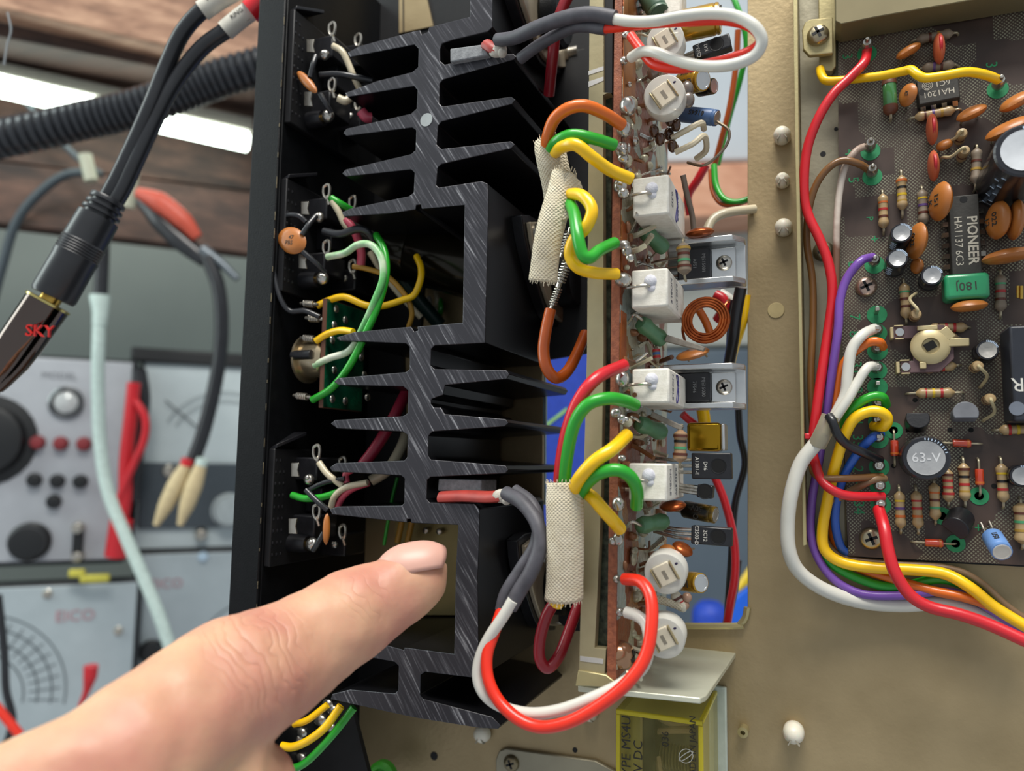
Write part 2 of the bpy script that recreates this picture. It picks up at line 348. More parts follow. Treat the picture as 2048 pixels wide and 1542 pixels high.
m = MB(); m.cyl(2.1, 0, .25, 24, frame(px(1552, 621, 205)), c=.1); ob('nylon_plug', m, mat('aged_nylon', '#b8a677', .5), ch, label='flat yellowed nylon plug')
m = MB(); M = frame(px(1488, 1458, 205)); m.lathe([(1.3, 0), (1.3, 3), (.6, 3.1), (.6, 1.2)], 16, M); ob('rivet', m, CHAS2, ch)
for x, y, r in ((868, 1512, 1.2), (1418, 1392, .8), (1150, 1500, .7), (1605, 380, .6)):
    m = MB(); m.cyl(r, 0, .08, 18, frame(px(x, y, 204.97))); ob('drilled_hole', m, PLASM, ch)
# small plate with a screw at the bottom
def screw_parts(parent, M, r, mt=STEEL, name='screw', h=None):
    m = MB(); h = h or r * .55
    m.lathe([(r, 0), (r, h*.25), (r*.85, h*.7), (r*.55, h*.95), (r*.1, h)], 24, M); s = ob(name, m, mt, parent)
    m = MB(); k = h * 1.03
    for a in (0, PI/2):
        m.prism([M @ Matrix.Rotation(a + .4, 4, 'Z') @ Vector(q) for q in ((-r*.55, -r*.13, k), (r*.55, -r*.13, k), (r*.55, r*.13, k), (-r*.55, r*.13, k))],
                [M @ Matrix.Rotation(a + .4, 4, 'Z') @ Vector(q) for q in ((-r*.5, -r*.1, h*.3), (r*.5, -r*.1, h*.3), (r*.5, r*.1, h*.3), (-r*.5, r*.1, h*.3))])
    ob('cross_recess', m, PLASM, s); return s
m = MB(); m.sheet([(992, 1570), (991, 1520), (998, 1502), (1012, 1497), (1190, 1522), (1260, 1560)], 203.6, 205)
pl = ob('cover_plate', m, TRAY, bevel=.3, label='flat grey cover plate with one screw at the bottom of the chassis', cat='plate'); screw_parts(pl, frame(px(1023, 1526, 203.6)), 2.3, mat('dark_brass_screw', '#8b8066', .35, .8))
# ---- rear panel (black), seen from inside
XW = px(545, 560, 157).x
m = MB(); zt = px(520, -160, 157).z; zb = px(450, 1750, 157).z
XO = px(498, 400, 156.5).x; XI = px(552, 400, 156.5).x
m.box((XO, 156.5, zb), (XI, 157.6, zt)); m.box((XI - 1.4, 157.6, zb), (XI, 207, zt)); m.box((XO, 157.6, zb), (XO + 1.0, 175, zt))
rp = ob('rear_panel', m, BLKP, bevel=.35, label='tall black painted rear panel with a folded worn edge', cat='panel')
m = MB()
for k in range(34):
    z = zb + (zt - zb) * (k + random.random() * .6) / 34; m.box((XI - .12, 156.42, z), (XI + .03, 156.6, z + random.uniform(.6, 3.6)))
ob('worn_edge', m, mat('worn_bare_metal', '#8b7d62', .4, .5, '#4c453a', 900, .4), rp, kind='stuff')
XI0 = XI
# ------------------------------------------------------------------ heat sink
HS = [(940, -190), (985, -200), (985, 54), (976, 63), (908, 79), (884, 87), (880, 98), (880, 122), (889, 129), (971, 113), (1026, 107), (1033, 113), (1028, 119), (886, 159), (879, 167), (878, 207), (885, 213), (1022, 193), (1031, 199), (1024, 208), (883, 243), (876, 251), (873, 289), (882, 298),
 (1022, 282), (1030, 289), (1022, 297), (883, 328), (875, 335), (872, 370), (877, 375), (963, 362), (975, 367), (977, 400), (970, 686), (869, 691), (862, 698), (861, 731), (869, 738), (1012, 740), (1019, 748), (1013, 758), (890, 770), (886, 790), (876, 793), (863, 798), (861, 807), (867, 815), (882, 815),
 (889, 828), (1011, 838), (1017, 846), (1009, 853), (865, 863), (857, 871), (856, 910), (861, 919), (1011, 931), (1017, 940), (1010, 947), (861, 954), (854, 960), (853, 998), (859, 1005), (948, 1007), (959, 1018), (959, 1060), (955, 1150), (957, 1357), (850, 1344), (841, 1350), (840, 1390), (846, 1398), (984, 1434), (1001, 1450), (996, 1458), (958, 1456),
 (833, 1436), (781, 1425), (661, 1399), (664, 1388), (700, 1379), (789, 1387), (796, 1381), (797, 1332), (789, 1324), (700, 1308), (690, 1300), (697, 1290), (775, 1291), (808, 1300), (808, 1295), (818, 1296), (908, 1308), (911, 1148), (916, 1050), (822, 1046), (821, 1038), (814, 1038), (814, 1045), (664, 1029), (659, 1018), (676, 1013), (803, 1011), (808, 1006), (809, 957), (802, 951),
 (664, 943), (659, 935), (672, 926), (808, 921), (814, 914), (815, 870), (805, 863), (674, 857), (661, 847), (670, 840), (806, 832), (815, 826), (816, 781), (806, 773), (677, 770), (667, 763), (676, 756), (812, 744), (819, 738), (819, 694), (812, 687), (678, 681), (672, 675), (708, 664), (822, 653), (828, 663), (836, 661), (834, 653), (925, 645), (929, 410), (843, 418), (842, 409), (832, 410), (831, 419), (780, 427), (688, 433), (683, 425), (700, 417),
 (818, 392), (827, 385), (829, 345), (822, 339), (692, 353), (684, 347), (691, 339), (822, 308), (831, 300), (832, 260), (824, 255), (693, 272), (686, 266), (693, 257), (822, 227), (833, 217), (835, 180), (828, 172), (695, 194), (690, 186), (753, 162), (824, 144), (836, 134), (837, 97), (829, 89), (700, 114), (695, 105), (719, 92), (821, 64), (840, 60), (843, 69), (855, 64), (858, 54), (940, 33)]
m = MB(); m.sheet(HS, 160, 203.4, 0, 1)
hs = ob('heat_sink', m, [SCR, BLK], bevel=.18, label='black finned aluminium heat sink extrusion with scratched sawn end', cat='heat sink')
m = MB(); m.cyl(1.75, 0, .12, 28, frame(px(853, 240, 160)), c=.05); ob('paint_dot', m, mat('grey_paint_dot', '#9aa0a0', .6), hs, label='pale grey painted dot')
# dark cross rod behind the channel and steel bracket behind the fins
m = MB(); m.sheet([(1028, 675), (1090, 700), (1090, 1010), (1032, 1000)], 206.6, 208); m.sheet([(1030, 775), (1092, 782), (1092, 850), (1030, 845)], 205.4, 206.6)
ob('steel_bracket', m, mat('blue_zinc_steel', '#9fb2b6', .3, .8, '#7c8f94', 200, .6), bevel=.2, label='bluish zinc bracket seen between the heat sink fins', cat='bracket')
for a_, b_ in (((838, 414, 162), (985, 520, 190)), ((818, 1318, 164), (925, 1262, 190))):
    m = MB(); m.tube([px(*a_), px(*b_)], .8, 8, res=1); ob('extrusion_rib', m, PLASM, hs)
m = MB(); m.sheet([(690, -120), (1215, -120), (1215, 700), (1000, 735), (935, 735), (935, 505), (850, 505), (842, 652), (690, 660)], 203.6, 204.8)  # black sheets added to keep the gaps behind the heat sink dark
ip = ob('dark_gap_sheet', m, PLASM, ch, label='added black sheet darkening the gaps behind the heat sink')
for q_ in ([(690, 655), (806, 655), (812, 1012), (690, 1040)], [(1095, 965), (1215, 965), (1215, 1262), (1140, 1262), (1095, 1225)], [(690, 1225), (925, 1225), (925, 1392), (690, 1385)]):
    m = MB(); m.sheet(q_, 203.6, 204.8); ob('dark_gap_sheet', m, PLASM, ch)
A_ = px(690, 470, 186); B_ = px(985, 545, 186); d_ = (B_ - A_).normalized(); Mc = d_.to_track_quat('Z', 'Y').to_matrix().to_4x4(); Mc.translation = A_
m = MB(); m.lathe([(8, 0), (9, 1), (9, 26), (8.6, 27), (9, 28), (9, (B_-A_).length)], 40, Mc)
ob('dark_metal_can', m, mat('dark_bronze_lacquer', '#2b261a', .18, .6, '#15130e', 25, .6), label='dark glossy metal can lying behind the upper channel of the heat sink', cat='can')
for k_, (x_, y_, c_) in enumerate(((858, 612, 'white'), (872, 600, 'cream'), (880, 615, 'green'), (870, 632, 'white'))):
    m = MB(); m.tube([px(x_, y_ - 16, 201), px(x_ + 2, y_, 200), px(x_ - 2, y_ + 20, 201)], .8, 8)
    ob('short_wire', m, WC[c_], label=('white wire end left of the cream one', 'cream wire end', 'green wire end', 'lower white wire end')[k_] + ' low in the upper heat sink channel', cat='wire')

# ------------------------------------------------------------------ power transistors on the heat sink
def to3(zc_px, ya, label, X):
    a = pX(*zc_px[0], X); b = pX(*zc_px[1], X); mid = (a + b) / 2; u = (b - a).normalized(); L_ = (b - a).length / 2
    M = Matrix((u, Vector((1, 0, 0)).cross(u), Vector((1, 0, 0)))).transposed().to_4x4(); M.translation = mid
    t = thing('power_transistor', label, 'transistor', mid, M=M, group=None)
    pts = []
    for i in range(40):
        an = 2 * PI * i / 40; cx, cy = math.cos(an), math.sin(an)
        k = 1 / ((abs(cx) ** 1.35 / (L_ + 4.5) ** 1.35 + abs(cy) ** 1.35 / 11 ** 1.35) ** (1 / 1.35)); pts.append((cx * k, cy * k))
    def dia(s, z0, z1):
        q = MB(); q.prism([(x*s, y*s, z1) for x, y in pts], [(x*s, y*s, z0) for x, y in pts]); return q
    ob('insulator_socket', dia(1.12, 0, 3.2), PLAS, t, False, .3); ob('flange', dia(1, 3.2, 4.6), mat('dull_nickel', '#c2b69f', .4, .4, '#a4977f', 200, .6), t, False, .3)
    q = MB(); q.cyl(8.2, 4.6, 10, 30, c=1); ob('can', q, BLKP, t, False)
    for s in (-1, 1):
        q = MB(); q.lathe([(2.6, 4.6), (2.6, 5.6), (2.0, 5.7), (2.0, 8.2), (1.1, 8.3), (1.1, 10.4), (.8, 10.6)], 16, Matrix.Translation((s * L_, 0, 0))); ob('mounting_screw', q, STEEL, t, False)
    return t
XH = px(973, 520, 160).x; XH2 = px(957, 1150, 160).x
to3(((1040, 470), (1128, 640)), 0, 'power transistor with nickel flange on the heat sink behind the upper bent sleeve', XH)
to3(((1030, 1105), (1110, 1215)), 0, 'power transistor with nickel flange behind the grey sleeved thermistor lead', XH2)
to3(((1012, -30), (1105, 115)), 0, 'power transistor with nickel flange at the top edge right of the heat sink wall', px(984, 20, 160).x)
m = MB(); m.sheet([(798, -80), (836, -80), (866, 52), (798, 66)], 202.9, 203.5); ob('tan_strip', m, CHAS, ch, label='tan strip showing above the top fin'); m = MB(); m.sheet([(804, -80), (806, -80), (808, 64), (806, 64)], 202.7, 202.9); ob('strip_seam', m, PLASM, ch)
# springs / wrapped joints
def spring(name, label, p0, p1, r, n, mt, cat='spring', wr=.22):
    m = MB(); d = p1 - p0; u = d.normalized(); a = u.orthogonal().normalized(); b = u.cross(a)
    m.tube([p0 + d * (i / (n*8)) + (a * math.cos(i*PI/4) + b * math.sin(i*PI/4)) * r for i in range(n*8 + 1)], wr, 6, res=1)
    m.tube([p0 - u*1.2, p1 + u*1.2], r*.55, 8, res=1)
    return ob(name, m, mt, label=label, cat=cat)
spring('wrapped_joint', 'wire-wrapped bare joint of a lead below the upper sleeve', px(1135, 525, 158), px(1120, 565, 158), 1.1, 7, STEEL, 'joint')
spring('wrapped_joint', 'thin wrapped joint above the rust coloured wire loop', px(1118, 575, 160), px(1105, 610, 160), .8, 7, STEEL, 'joint')
spring('wrapped_joint', 'long wrapped joint tucked behind the upper cream sleeve', px(1138, 465, 160), px(1125, 505, 160), .8, 7, STEEL, 'joint')

# ------------------------------------------------------------------ rail and amplifier board (edge on)
m = MB(); m.sheet([(1180, -120), (1207, -120), (1207, 185), (1222, 186), (1215, 186), (1206, 190), (1207, 700), (1202, 1000), (1194, 1200), (1189, 1296), (1212, 1298), (1209, 1348), (1158, 1340), (1163, 1140), (1174, 700), (1177, 300)], 158, 160.5)
rail = ob('board_rail', m, mat('yellowed_zinc_rail', '#b5a985', .42, .45, '#958a6a', 80, .6, .2, 700), bevel=.2, label='long gold tan metal rail beside the edge-on amplifier board', cat='rail')
m = MB(); m.sheet([(1200, -120), (1226, -120), (1224, 186), (1206, 186)], 159.0, 161.5); ob('black_spacer', m, PLASM, rail)
m = MB(); m.sheet([(1205, 186), (1224, 186), (1217, 1298), (1190, 1296)], 162, 163.5); ob('inner_web', m, mat('mottled_dark_zinc', '#565b49', .4, .4, '#2e3228', 700, .3, .4, 1500), rail)
m = MB(); m.sheet([(1177, 142), (1207, 132), (1207, 140), (1177, 150)], 157.9, 158.1); m.sheet([(1177, 163), (1207, 153), (1207, 161), (1177, 174)], 157.9, 158.1)
m.sheet([(1160, 1312), (1207, 1318), (1206, 1328), (1160, 1322)], 157.9, 158.1); ob('paint_stripe', m, mat('grey_paint', '#bcb9b4', .6), rail)
m = MB(); m.sheet([(1156, 1340), (1212, 1350), (1245, 1376), (1150, 1372)], 157.5, 161, 0); ob('foot', m, CHAS2, rail, bevel=.2)
# amplifier board
Eb = [(1231, -150), (1246, -150), (1232, 1360), (1214, 1356)]
m = MB(); m.sheet(Eb, 158, 212)
ab = ob('amplifier_board', m, LAM, label='brown circuit board standing edge-on beside the metal rail', cat='circuit board')
e0 = px(1246, -150, 158); e1 = px(1232, 1360, 158)
m = MB(); f_ = [e0 + Vector((.05, .3, -2)), e1 + Vector((.05, .3, 2)), e1 + Vector((.05, 53, 2)), e0 + Vector((.05, 53, -2))]
m.prism(f_, [p + Vector((.12, 0, 0)) for p in f_]); ob('tinned_traces', m, BFACE, ab, label='tinned traces and bare copper on the component face')
def bx(y):      # X of the component face at pixel row y
    t = (y + 150) / 1510; return e0.x + (e1.x - e0.x) * t
def blob(x, y, Y, r, sc=(1, 1, 1), mt=SOLD, name='solder_joint', par=None):
    q = MB(); q.ball(px(x, y, Y), r, 12, 0, sc); return ob(name, q, mt, par or ab)
for x, y, r in ((1256, 212, 2.0), (1248, 258, 1.7), (1243, 300, 1.5), (1246, 318, 1.3), (1240, 372, 1.6), (1246, 387, 1.3), (1247, 490, 1.5), (1254, 502, 1.2), (1246, 560, 1.9), (1244, 758, 1.5), (1232, 826, 1.3), (1243, 838, 1.0), (1236, 1008, 1.4), (1226, 1082, 1.0), (1236, 1078, 1.2), (1251, 838, .8), (1244, 916, .9), (1260, 516, 1.0)):
    blob(x, y, 157.6 + random.random(), r, (1, 1, random.uniform(.7, 1.3)))
random.seed(3)
m = MB()
for k in range(190):     # leads, blobs and dabs of flux crowding the board face
    y = random.uniform(0, 1330); Y = random.uniform(160, 206); X = bx(y); z = px(1240, y, 158).z * (1.0)
    p = Vector((X + random.uniform(.2, 1.2), Y, px(1300, y, 180).z)); s = random.uniform(.4, 1.3)
    m.ball(p, s, 8, random.randrange(3), (random.uniform(.5, 1.5), random.uniform(.6, 1.6), random.uniform(.6, 1.4)))
for k in range(90):
    y = random.uniform(0, 1340); Y = random.uniform(160, 200); z = px(1300, y, 180).z; X = bx(y)
    m.tube([(X, Y, z), (X + random.uniform(1, 3), Y + random.uniform(-2, 2), z + random.uniform(-1, 1)), (X + random.uniform(2, 6), Y + random.uniform(-3, 3), z + random.uniform(-3, 3))], random.uniform(.25, .7), 6, random.randrange(3), res=3)
ob('solder_crowd', m, [SOLD, mat('flux_brown', '#8a5b3a', .35, .1), mat('cream_flux', '#c9c4aa', .3, .3)], ab, kind='stuff')
screw_parts(ab, Matrix.Translation(Vector((bx(1310), px(1240, 1310, 161).y, px(1240, 1310, 161).z))) @ Matrix.Rotation(PI/2, 4, 'Y'), 3.0, mat('copper_tinted_screw', '#b98f70', .2, .9), h=3.0)
# bracket plate under the board
def zplate(): return px(1200, 1385, 158).z
zp = zplate()
def pZ(x, y, Z):
    r = RGT * (x - 1024) + DWN * (y - 771) + FWD * FPX; return r * (Z / r.z)
m = MB(); q = [pZ(x, y, zp) for x, y in ((1156, 1372), (1300, 1386), (1400, 1396), (1412, 1391), (1420, 1380), (1497, 1268), (1492, 1258), (1240, 1235))]
m.prism(q, [p - Vector((0, 0, 1.2)) for p in q]); ob('bracket_plate', m, mat('pale_zinc_plate', '#dcdcc8', .32, .4, '#c4c6b0', 60, .7, .2, 500), bevel=.2, label='pale zinc bracket plate below the amplifier board with slanted edge', cat='bracket')

# ---- white cement resistors
def cement(f, label, lines, mark):
    (x0, y0), (x1, y1) = f; a = px(x0, y0, 160); b = px(x1, y1, 160); w_ = b.x - a.x; h_ = a.z - b.z
    t = thing('cement_resistor', label, 'resistor', Vector(((a.x+b.x)/2, 160, b.z)), 'white cement resistors on the amplifier board')
    m = MB(); m.box((a.x, 160, b.z), (b.x, 180.5, a.z)); ob('body', m, WCER, t, bevel=.45)
    cx = (a.x*.47 + b.x*.53); cz = a.z - h_*.32
    m = MB(); m.ball(Vector((cx, 160.2, cz)), 1.5, 16, 0, (1, .75, 1)); m.ball(Vector((cx+.2, 160.2, cz - 1.5)), 1.0, 12, 0, (1, .7, .9)); ob('cement_plug', m, mat('fresh_cement', '#dcdce2', .7, 0, '#bcbcc6', 1500, .4, .6, 3500), t)
    m = MB(); zz = a.z - h_*.47; m.tube([(a.x - 2.2, 160, zz), (a.x, 159.0, zz), (cx - 1, 158.7, zz + .1), (cx, 159.9, zz)], .36, 8); ob('lead', m, STEEL, t)
    Mx = Matrix(((0, 0, 1), (-0, 1, 0), (-1, 0, 0))).to_4x4()   # text runs downwards on the +X face
    B = Matrix((Vector((0, 0, -1)), Vector((0, -1, 0)) * -1 * -1, Vector((1, 0, 0)))).transposed().to_4x4()
    for i, s in enumerate(lines):
        M = Matrix((Vector((0, 0, -1)), Vector((0, 1, 0)), Vector((1, 0, 0)))).transposed().to_4x4()
        M.translation = Vector((b.x + .02, 164 + i*6.5, (a.z + b.z)/2)); text(s, 2.3 if len(s) < 6 else 2.0, M, mat('grey_print', '#6a6a70', .7), t, ext=.04, sx=.8)
    if mark:
        m = MB(); zc = (a.z + b.z)/2; m.tube([(b.x + .05, 169 + 1.2*math.sin(k*.9), zc + h_*.42*math.cos(k*.5)) for k in range(13)], .16, 6); ob('pen_mark', m, mat('purple_pen', '#3a3478', .6), t)
cement(((1265, 357), (1338, 427)), 'white cement resistor with purple pen loop, topmost of the four', ['0.5Ω', 'NOBLE'], True)
cement(((1262, 541), (1336, 612)), 'white cement resistor just left of the copper coil', ['NOBLE', '0.5Ω 5W'], False)
cement(((1264, 738), (1339, 806)), 'white cement resistor with rough white blob and purple diamond pen mark', ['NOBLE', '5W'], True)
cement(((1257, 926), (1334, 1003)), 'white cement resistor lowest of the four, above two gold and black parts', ['NOBLE', '0.5Ω 5W'], False)

# ---- round trimmers
def trimmer(x, y, r, ang, label, Y=163):
    p = px(x, y, Y); M = frame(p, ang) @ Matrix.Rotation(.15, 4, 'X'); t = thing('round_trimmer', label, 'potentiometer', p, M=M, group='round white trimmers on the amplifier board')
    m = MB(); m.lathe([(r*.97, -5), (r, -4.6), (r, -.5), (r*.95, -.05), (r*.9, 0), (.1, 0)], 36); ob('cup', m, CUP, t, False)
    m = MB(); m.box((-r*.42, -r*.5, -1.7), (r*.42, r*.5, .5)); ob('wiper', m, mat('cream_wiper', '#ddd3bb', .5), t, False, .25)
    m = MB(); m.box((-r*.07, -r*.24, .48), (r*.09, r*.2, .56)); ob('slot', m, mat('slot_grey', '#8c8576', .6), t, False)
    m = MB()
    for s in (-1, 1): m.box((s*r*.5 - .15, -r*.48, -.2), (s*r*.5 + .15, r*.48, .75))
    ob('wiper_spring', m, mat('pale_brass', '#bfae84', .3, .8), t, False, .08)
    m = MB(); m.ball((r*.72, r*.2, -.2), .55, 10, 0, (1, .7, .5)); ob('ink_dot', m, mat('dark_ink', '#2a2348', .6), t, False)
    for k, a in enumerate((.2, 1.9, 3.6)):
        m = MB(); m.tube([(math.cos(a)*r*.8, math.sin(a)*r*.8, -4.5), (math.cos(a)*r*.8 - 1, math.sin(a)*r*.8, -9)], .3, 6, res=1); ob('lead', m, STEEL, t, False)
CUP = clear('milky_trimmer_plastic', '#f4f4f0', .38, .25, '#e6e4da')
trimmer(1330, 80, 4.3, .45, 'milky round trimmer behind the red and white looped wires')
trimmer(1328, 190, 4.7, .55, 'milky round trimmer with cream wiper above the bare bent leads')
trimmer(1330, 1148, 4.5, .5, 'cloudy round trimmer beside the small gold can')
trimmer(1327, 1277, 4.5, .5, 'cloudy round trimmer lowest on the board above the bracket plate')

# ---- green dipped resistors with arched lead
def green(x, y, Y, label, l=9, r=2.05, a=-.5):
    p = px(x, y, Y); t = thing('green_resistor', label, 'resistor', p, 'green dipped resistors on the amplifier board')
    d = Vector((.55, .8, a)).normalized(); Mq = d.to_track_quat('Z', 'Y').to_matrix().to_4x4(); Mq.translation = p
    m = MB(); m.lathe([(.3, -l*.5), (r*.8, -l*.42), (r, -l*.25), (r*.85, -l*.08), (r*.85, l*.1), (r, l*.28), (r*.8, l*.44), (.3, l*.5)], 18, Mq); ob('body', m, RGRN, t)
    m = MB(); e = p - d*l*.45; X = bx(y); m.tube([(X, e.y - 1.5, e.z - .6), (X + 1.6, e.y - 3.2, e.z + .9), (e.x - .3, e.y - 2.6, e.z + 1.0), (e.x + .7, e.y - .8, e.z + .2), e + d], .36, 8); ob('lead', m, STEEL, t)
green(1307, 478, 172, 'green dipped resistor below the topmost cement resistor')
green(1303, 663, 170, 'green dipped resistor below the cement resistor beside the coil')
green(1301, 856, 169, 'green dipped resistor below the diamond marked cement resistor', a=-.25)
green(1304, 1047, 169, 'green dipped resistor below the lowest cement resistor', l=9, a=.1)

# ---- aluminium U brackets with driver transistors
def ubracket(y0, y1, label, lab2, l1, l2):
    Y = 184; a = px(1335, (y0+y1)/2, Y); b = px(1492, (y0+y1)/2, Y); zt_ = px(1420, y0, Y).z; zb_ = px(1420, y1, Y).z
    t = thing('aluminium_channel', label, 'heat sink', Vector(((a.x+b.x)/2, Y, zb_)))
    m = MB(); m.box((a.x, Y, zb_), (b.x, Y + 1.3, zt_)); ob('back_plate', m, ALU, t, bevel=.3)
    for z0, z1 in ((zt_ - 1.3, zt_), (zb_, zb_ + 1.3)):
        m = MB(); m.prism([(a.x, Y, z0), (b.x, Y, z0), (b.x, Y - 2.5, z0), (b.x - 2.5, Y - 6, z0), (a.x, Y - 6, z0)], [(a.x, Y, z1), (b.x, Y, z1), (b.x, Y - 2.5, z1), (b.x - 2.5, Y - 6, z1), (a.x, Y - 6, z1)]); ob('flange', m, ALU, t, bevel=.2)
    zc = (zt_ + zb_)/2; xs = px(1448, (y0+y1)/2 + 3, Y - 2).x
    t2 = thing('driver_transistor', lab2, 'transistor', Vector((xs, Y, zc)))
    m = MB(); x0 = px(1385, y0, Y-2).x - 1.5; x1 = px(1421, y0, Y-2).x; x2 = px(1470, y0, Y-2).x; hh = (zt_ - zb_)*.34
    m.box((x0 - 2, Y - 3.4, zc - hh), (x1, Y - .05, zc + hh)); bd = ob('body', m, PLAS, t2, bevel=.35)
    m = MB(); m.box((x1, Y - 1.6, zc - hh), (x2, Y - .05, zc + hh)); ob('tab', m, ALU, t2, bevel=.2)
    screw_parts(t2, frame(Vector((xs, Y - 1.6, zc))), 1.9, STEEL)
    M0 = Matrix((Vector((0, 0, -1)), Vector((1, 0, 0)), Vector((0, -1, 0)))).transposed().to_4x4()
    for i, s in enumerate((l1, l2)):
        M = M0.copy(); M.translation = Vector((x1 - 1.5 - i*2.1, Y - 3.45, zc)); text(s, 1.15, M, mat('faint_print', '#8b8b8b', .6), t2, ext=.02)
    for k in (-1, 0, 1):
        m = MB(); m.tube([(x0 - 1.5, Y - 2, zc + k*2.2), (x0 - 6, Y - 1, zc + k*2.2), (x0 - 9, Y, zc + k*2)], .35, 6); ob('lead', m, STEEL, t2)
ubracket(487, 577, 'bright aluminium channel holding a transistor, above the copper coil', 'black tab transistor screwed in the upper aluminium channel', 'MJE15031', 'AFS1')
ubracket(733, 820, 'bright aluminium channel holding a transistor, below the copper coil', 'black tab transistor screwed in the lower aluminium channel', 'MJE15030', '7FS46')

# ---- generic parts
def cyl_between(name, label, cat, a, b, r, mt, end=ALU, txt=None, tcol=None, group=None, tang=0, tsize=None):
    d = (b - a); L_ = d.length; z = d.normalized(); y = Vector((0, -1, 0)); x = y.cross(z).normalized() if abs(z.y) < .95 else Vector((1, 0, 0)); y = z.cross(x)
    M = Matrix((x, y, z)).transposed().to_4x4(); M.translation = a; t = thing(name, label, cat, a, group, M)
    m = MB(); m.lathe([(r*.9, 0), (r, .35), (r, L_ - 1.3), (r*.93, L_ - 1.0), (r, L_ - .7), (r*.97, L_ - .1), (r*.85, L_)], 26); ob('sleeve', m, mt, t, False)
    m = MB(); m.lathe([(r*.84, L_ - .3), (r*.84, L_ + .12), (r*.7, L_ + .12), (r*.68, L_ + .05), (.05, L_ + .05)], 26); ob('end_cap', m, end, t, False)
    m = MB()
    for s in (-1, 1): m.tube([(s*r*.4, 0, .2), (s*r*.4, 0, -2.4), (s*r*.4, 1, -4.5)], .28, 6)
    ob('leads', m, STEEL, t, False)
    if txt:
        for i, s in enumerate(txt):
            M2 = Matrix((Vector((0, 0, -1 if tang else 1)), Vector((-1 if tang else 1, 0, 0)), Vector((0, 1, 0)))).transposed().to_4x4()
            M2.translation = Vector(((.45 if i == 0 else -.45)*r*(1 if len(txt) > 1 else 0), r*(.93 if len(txt) > 1 else 1.01), L_*.5)); text(s, tsize or r*.85, M2, tcol or INK, t, False, ext=.12)
    return t
def axres(t, L_, bl, r, mt, bands, h, name_lead='lead', arch=False):
    """axial part in t's local frame: leads at x = +-L/2 into the board (z 0)"""
    MX = Matrix.Translation((0, 0, h)) @ Matrix.Rotation(PI/2, 4, 'Y'); b = bl/2
    m = MB(); m.lathe([(.35, -b), (r*.55, -b + .35), (r*.96, -b + .9), (r, -b + 1.6), (r*.86, -b + 2.2), (r*.84, 0), (r*.86, b - 2.2), (r, b - 1.6), (r*.96, b - .9), (r*.55, b - .35), (.35, b)], 18, MX)
    bd = ob('body', m, mt, t, False)
    xs = [-b + 1.35, -b*.3, b*.08, b*.42, b - 1.3][:5]
    pos = {3: [-b*.5, -b*.08, b*.34], 4: [-b + 1.4, -b*.28, b*.12, b*.5], 2: [-b*.25, b*.2], 1: [0]}[len(bands)]
    for k, c in enumerate(bands):
        rr = r*1.01 if abs(pos[k]) > b - 2.0 else r*.885
        m = MB(); m.cyl(rr + .03, pos[k] - .28, pos[k] + .28, 18, MX); ob('color_band', m, BAND[c], bd, False, label=c + ' band')
    for s in (-1, 1):
        m = MB(); m.tube([(s*(b - .1), 0, h), (s*(L_/2 - .6), 0, h - .1), (s*(L_/2 - .1), 0, h - .8), (s*L_/2, 0, -.1)], .3, 7); ob(name_lead, m, mat('dull_lead', '#b0a68c', .4, .6), t, False)
RG = 'striped axial resistors on the tuner board'
def resist(a, b, bands, label, mt=None, r=1.22, bl=None, h=1.4, Y=200, group=RG, name='resistor', cat='resistor'):
    A, B = px(*a, Y), px(*b, Y); d = B - A; ang = math.atan2(d.z, d.x); L_ = d.length
    t = thing(name, label, cat, (A+B)/2, group, frame((A+B)/2, ang))
    axres(t, L_, bl or min(L_ - 2.2, 8.6), r, mt or RTAN, bands, h); return t
def disc(x, y, a, th, ang, lean, label, mt=CER, Y=200, h=None, stripe=False, name='ceramic_capacitor', mark=None, group='orange ceramic capacitors on the tuner board'):
    """lens shaped capacitor standing on its leads; a half length, th half thickness, all mm"""
    h = h or a*.9 + .8; p = px(x, y, Y - h); base = Vector((p.x, Y, p.z))
    M = frame(base, ang); t = thing(name, label, 'capacitor', base, group, M)
    T = Matrix.Translation((0, 0, h)) @ Matrix.Rotation(lean, 4, 'X')
    R = T @ Matrix.Rotation(PI/2, 4, 'X')          # lens axis along local y
    m = MB(); m.lathe([(.05, -th), (a*.45, -th*.95), (a*.75, -th*.72), (a*.93, -th*.35), (a, 0), (a*.93, th*.35), (a*.75, th*.72), (a*.45, th*.95), (.05, th)], 28, R @ Matrix.Diagonal((1, .92, 1, 1)))
    b = ob('body', m, mt, t, False)
    if stripe:
        m = MB(); m.lathe([(a*.93, -th*.34), (a*1.03, -th*.2), (a*1.03, th*.2), (a*.93, th*.34)], 28, R @ Matrix.Diagonal((.8, .94, 1, 1))); ob('red_stripe', m, mat('stripe_red', '#c0202c', .5), b, False)
    for s in (-1, 1):
        m = MB(); m.tube([T @ Vector((s*a*.5, 0, -a*.7)), (s*a*.55, 0, .9), (s*a*.55, 0, -.1)], .28, 6); ob('lead', m, MAT['dull_lead'] if 'dull_lead' in MAT else STEEL, t, False)
    if mark:
        for k, s in enumerate(mark):
            M2 = T @ Matrix((Vector((-1 if lean > 0 else 1, 0, 0)), Vector((0, 0, 1)), Vector((0, 1 if lean > 0 else -1, 0)))).transposed().to_4x4()
            M2.translation = T @ Vector((0, (1 if lean > 0 else -1)*(th*.97), a*.15 - k*a*.55)); text(s, a*.5, M2, INK, b, False, ext=.12)
    return t
mat('dull_lead', '#b0a68c', .4, .6)
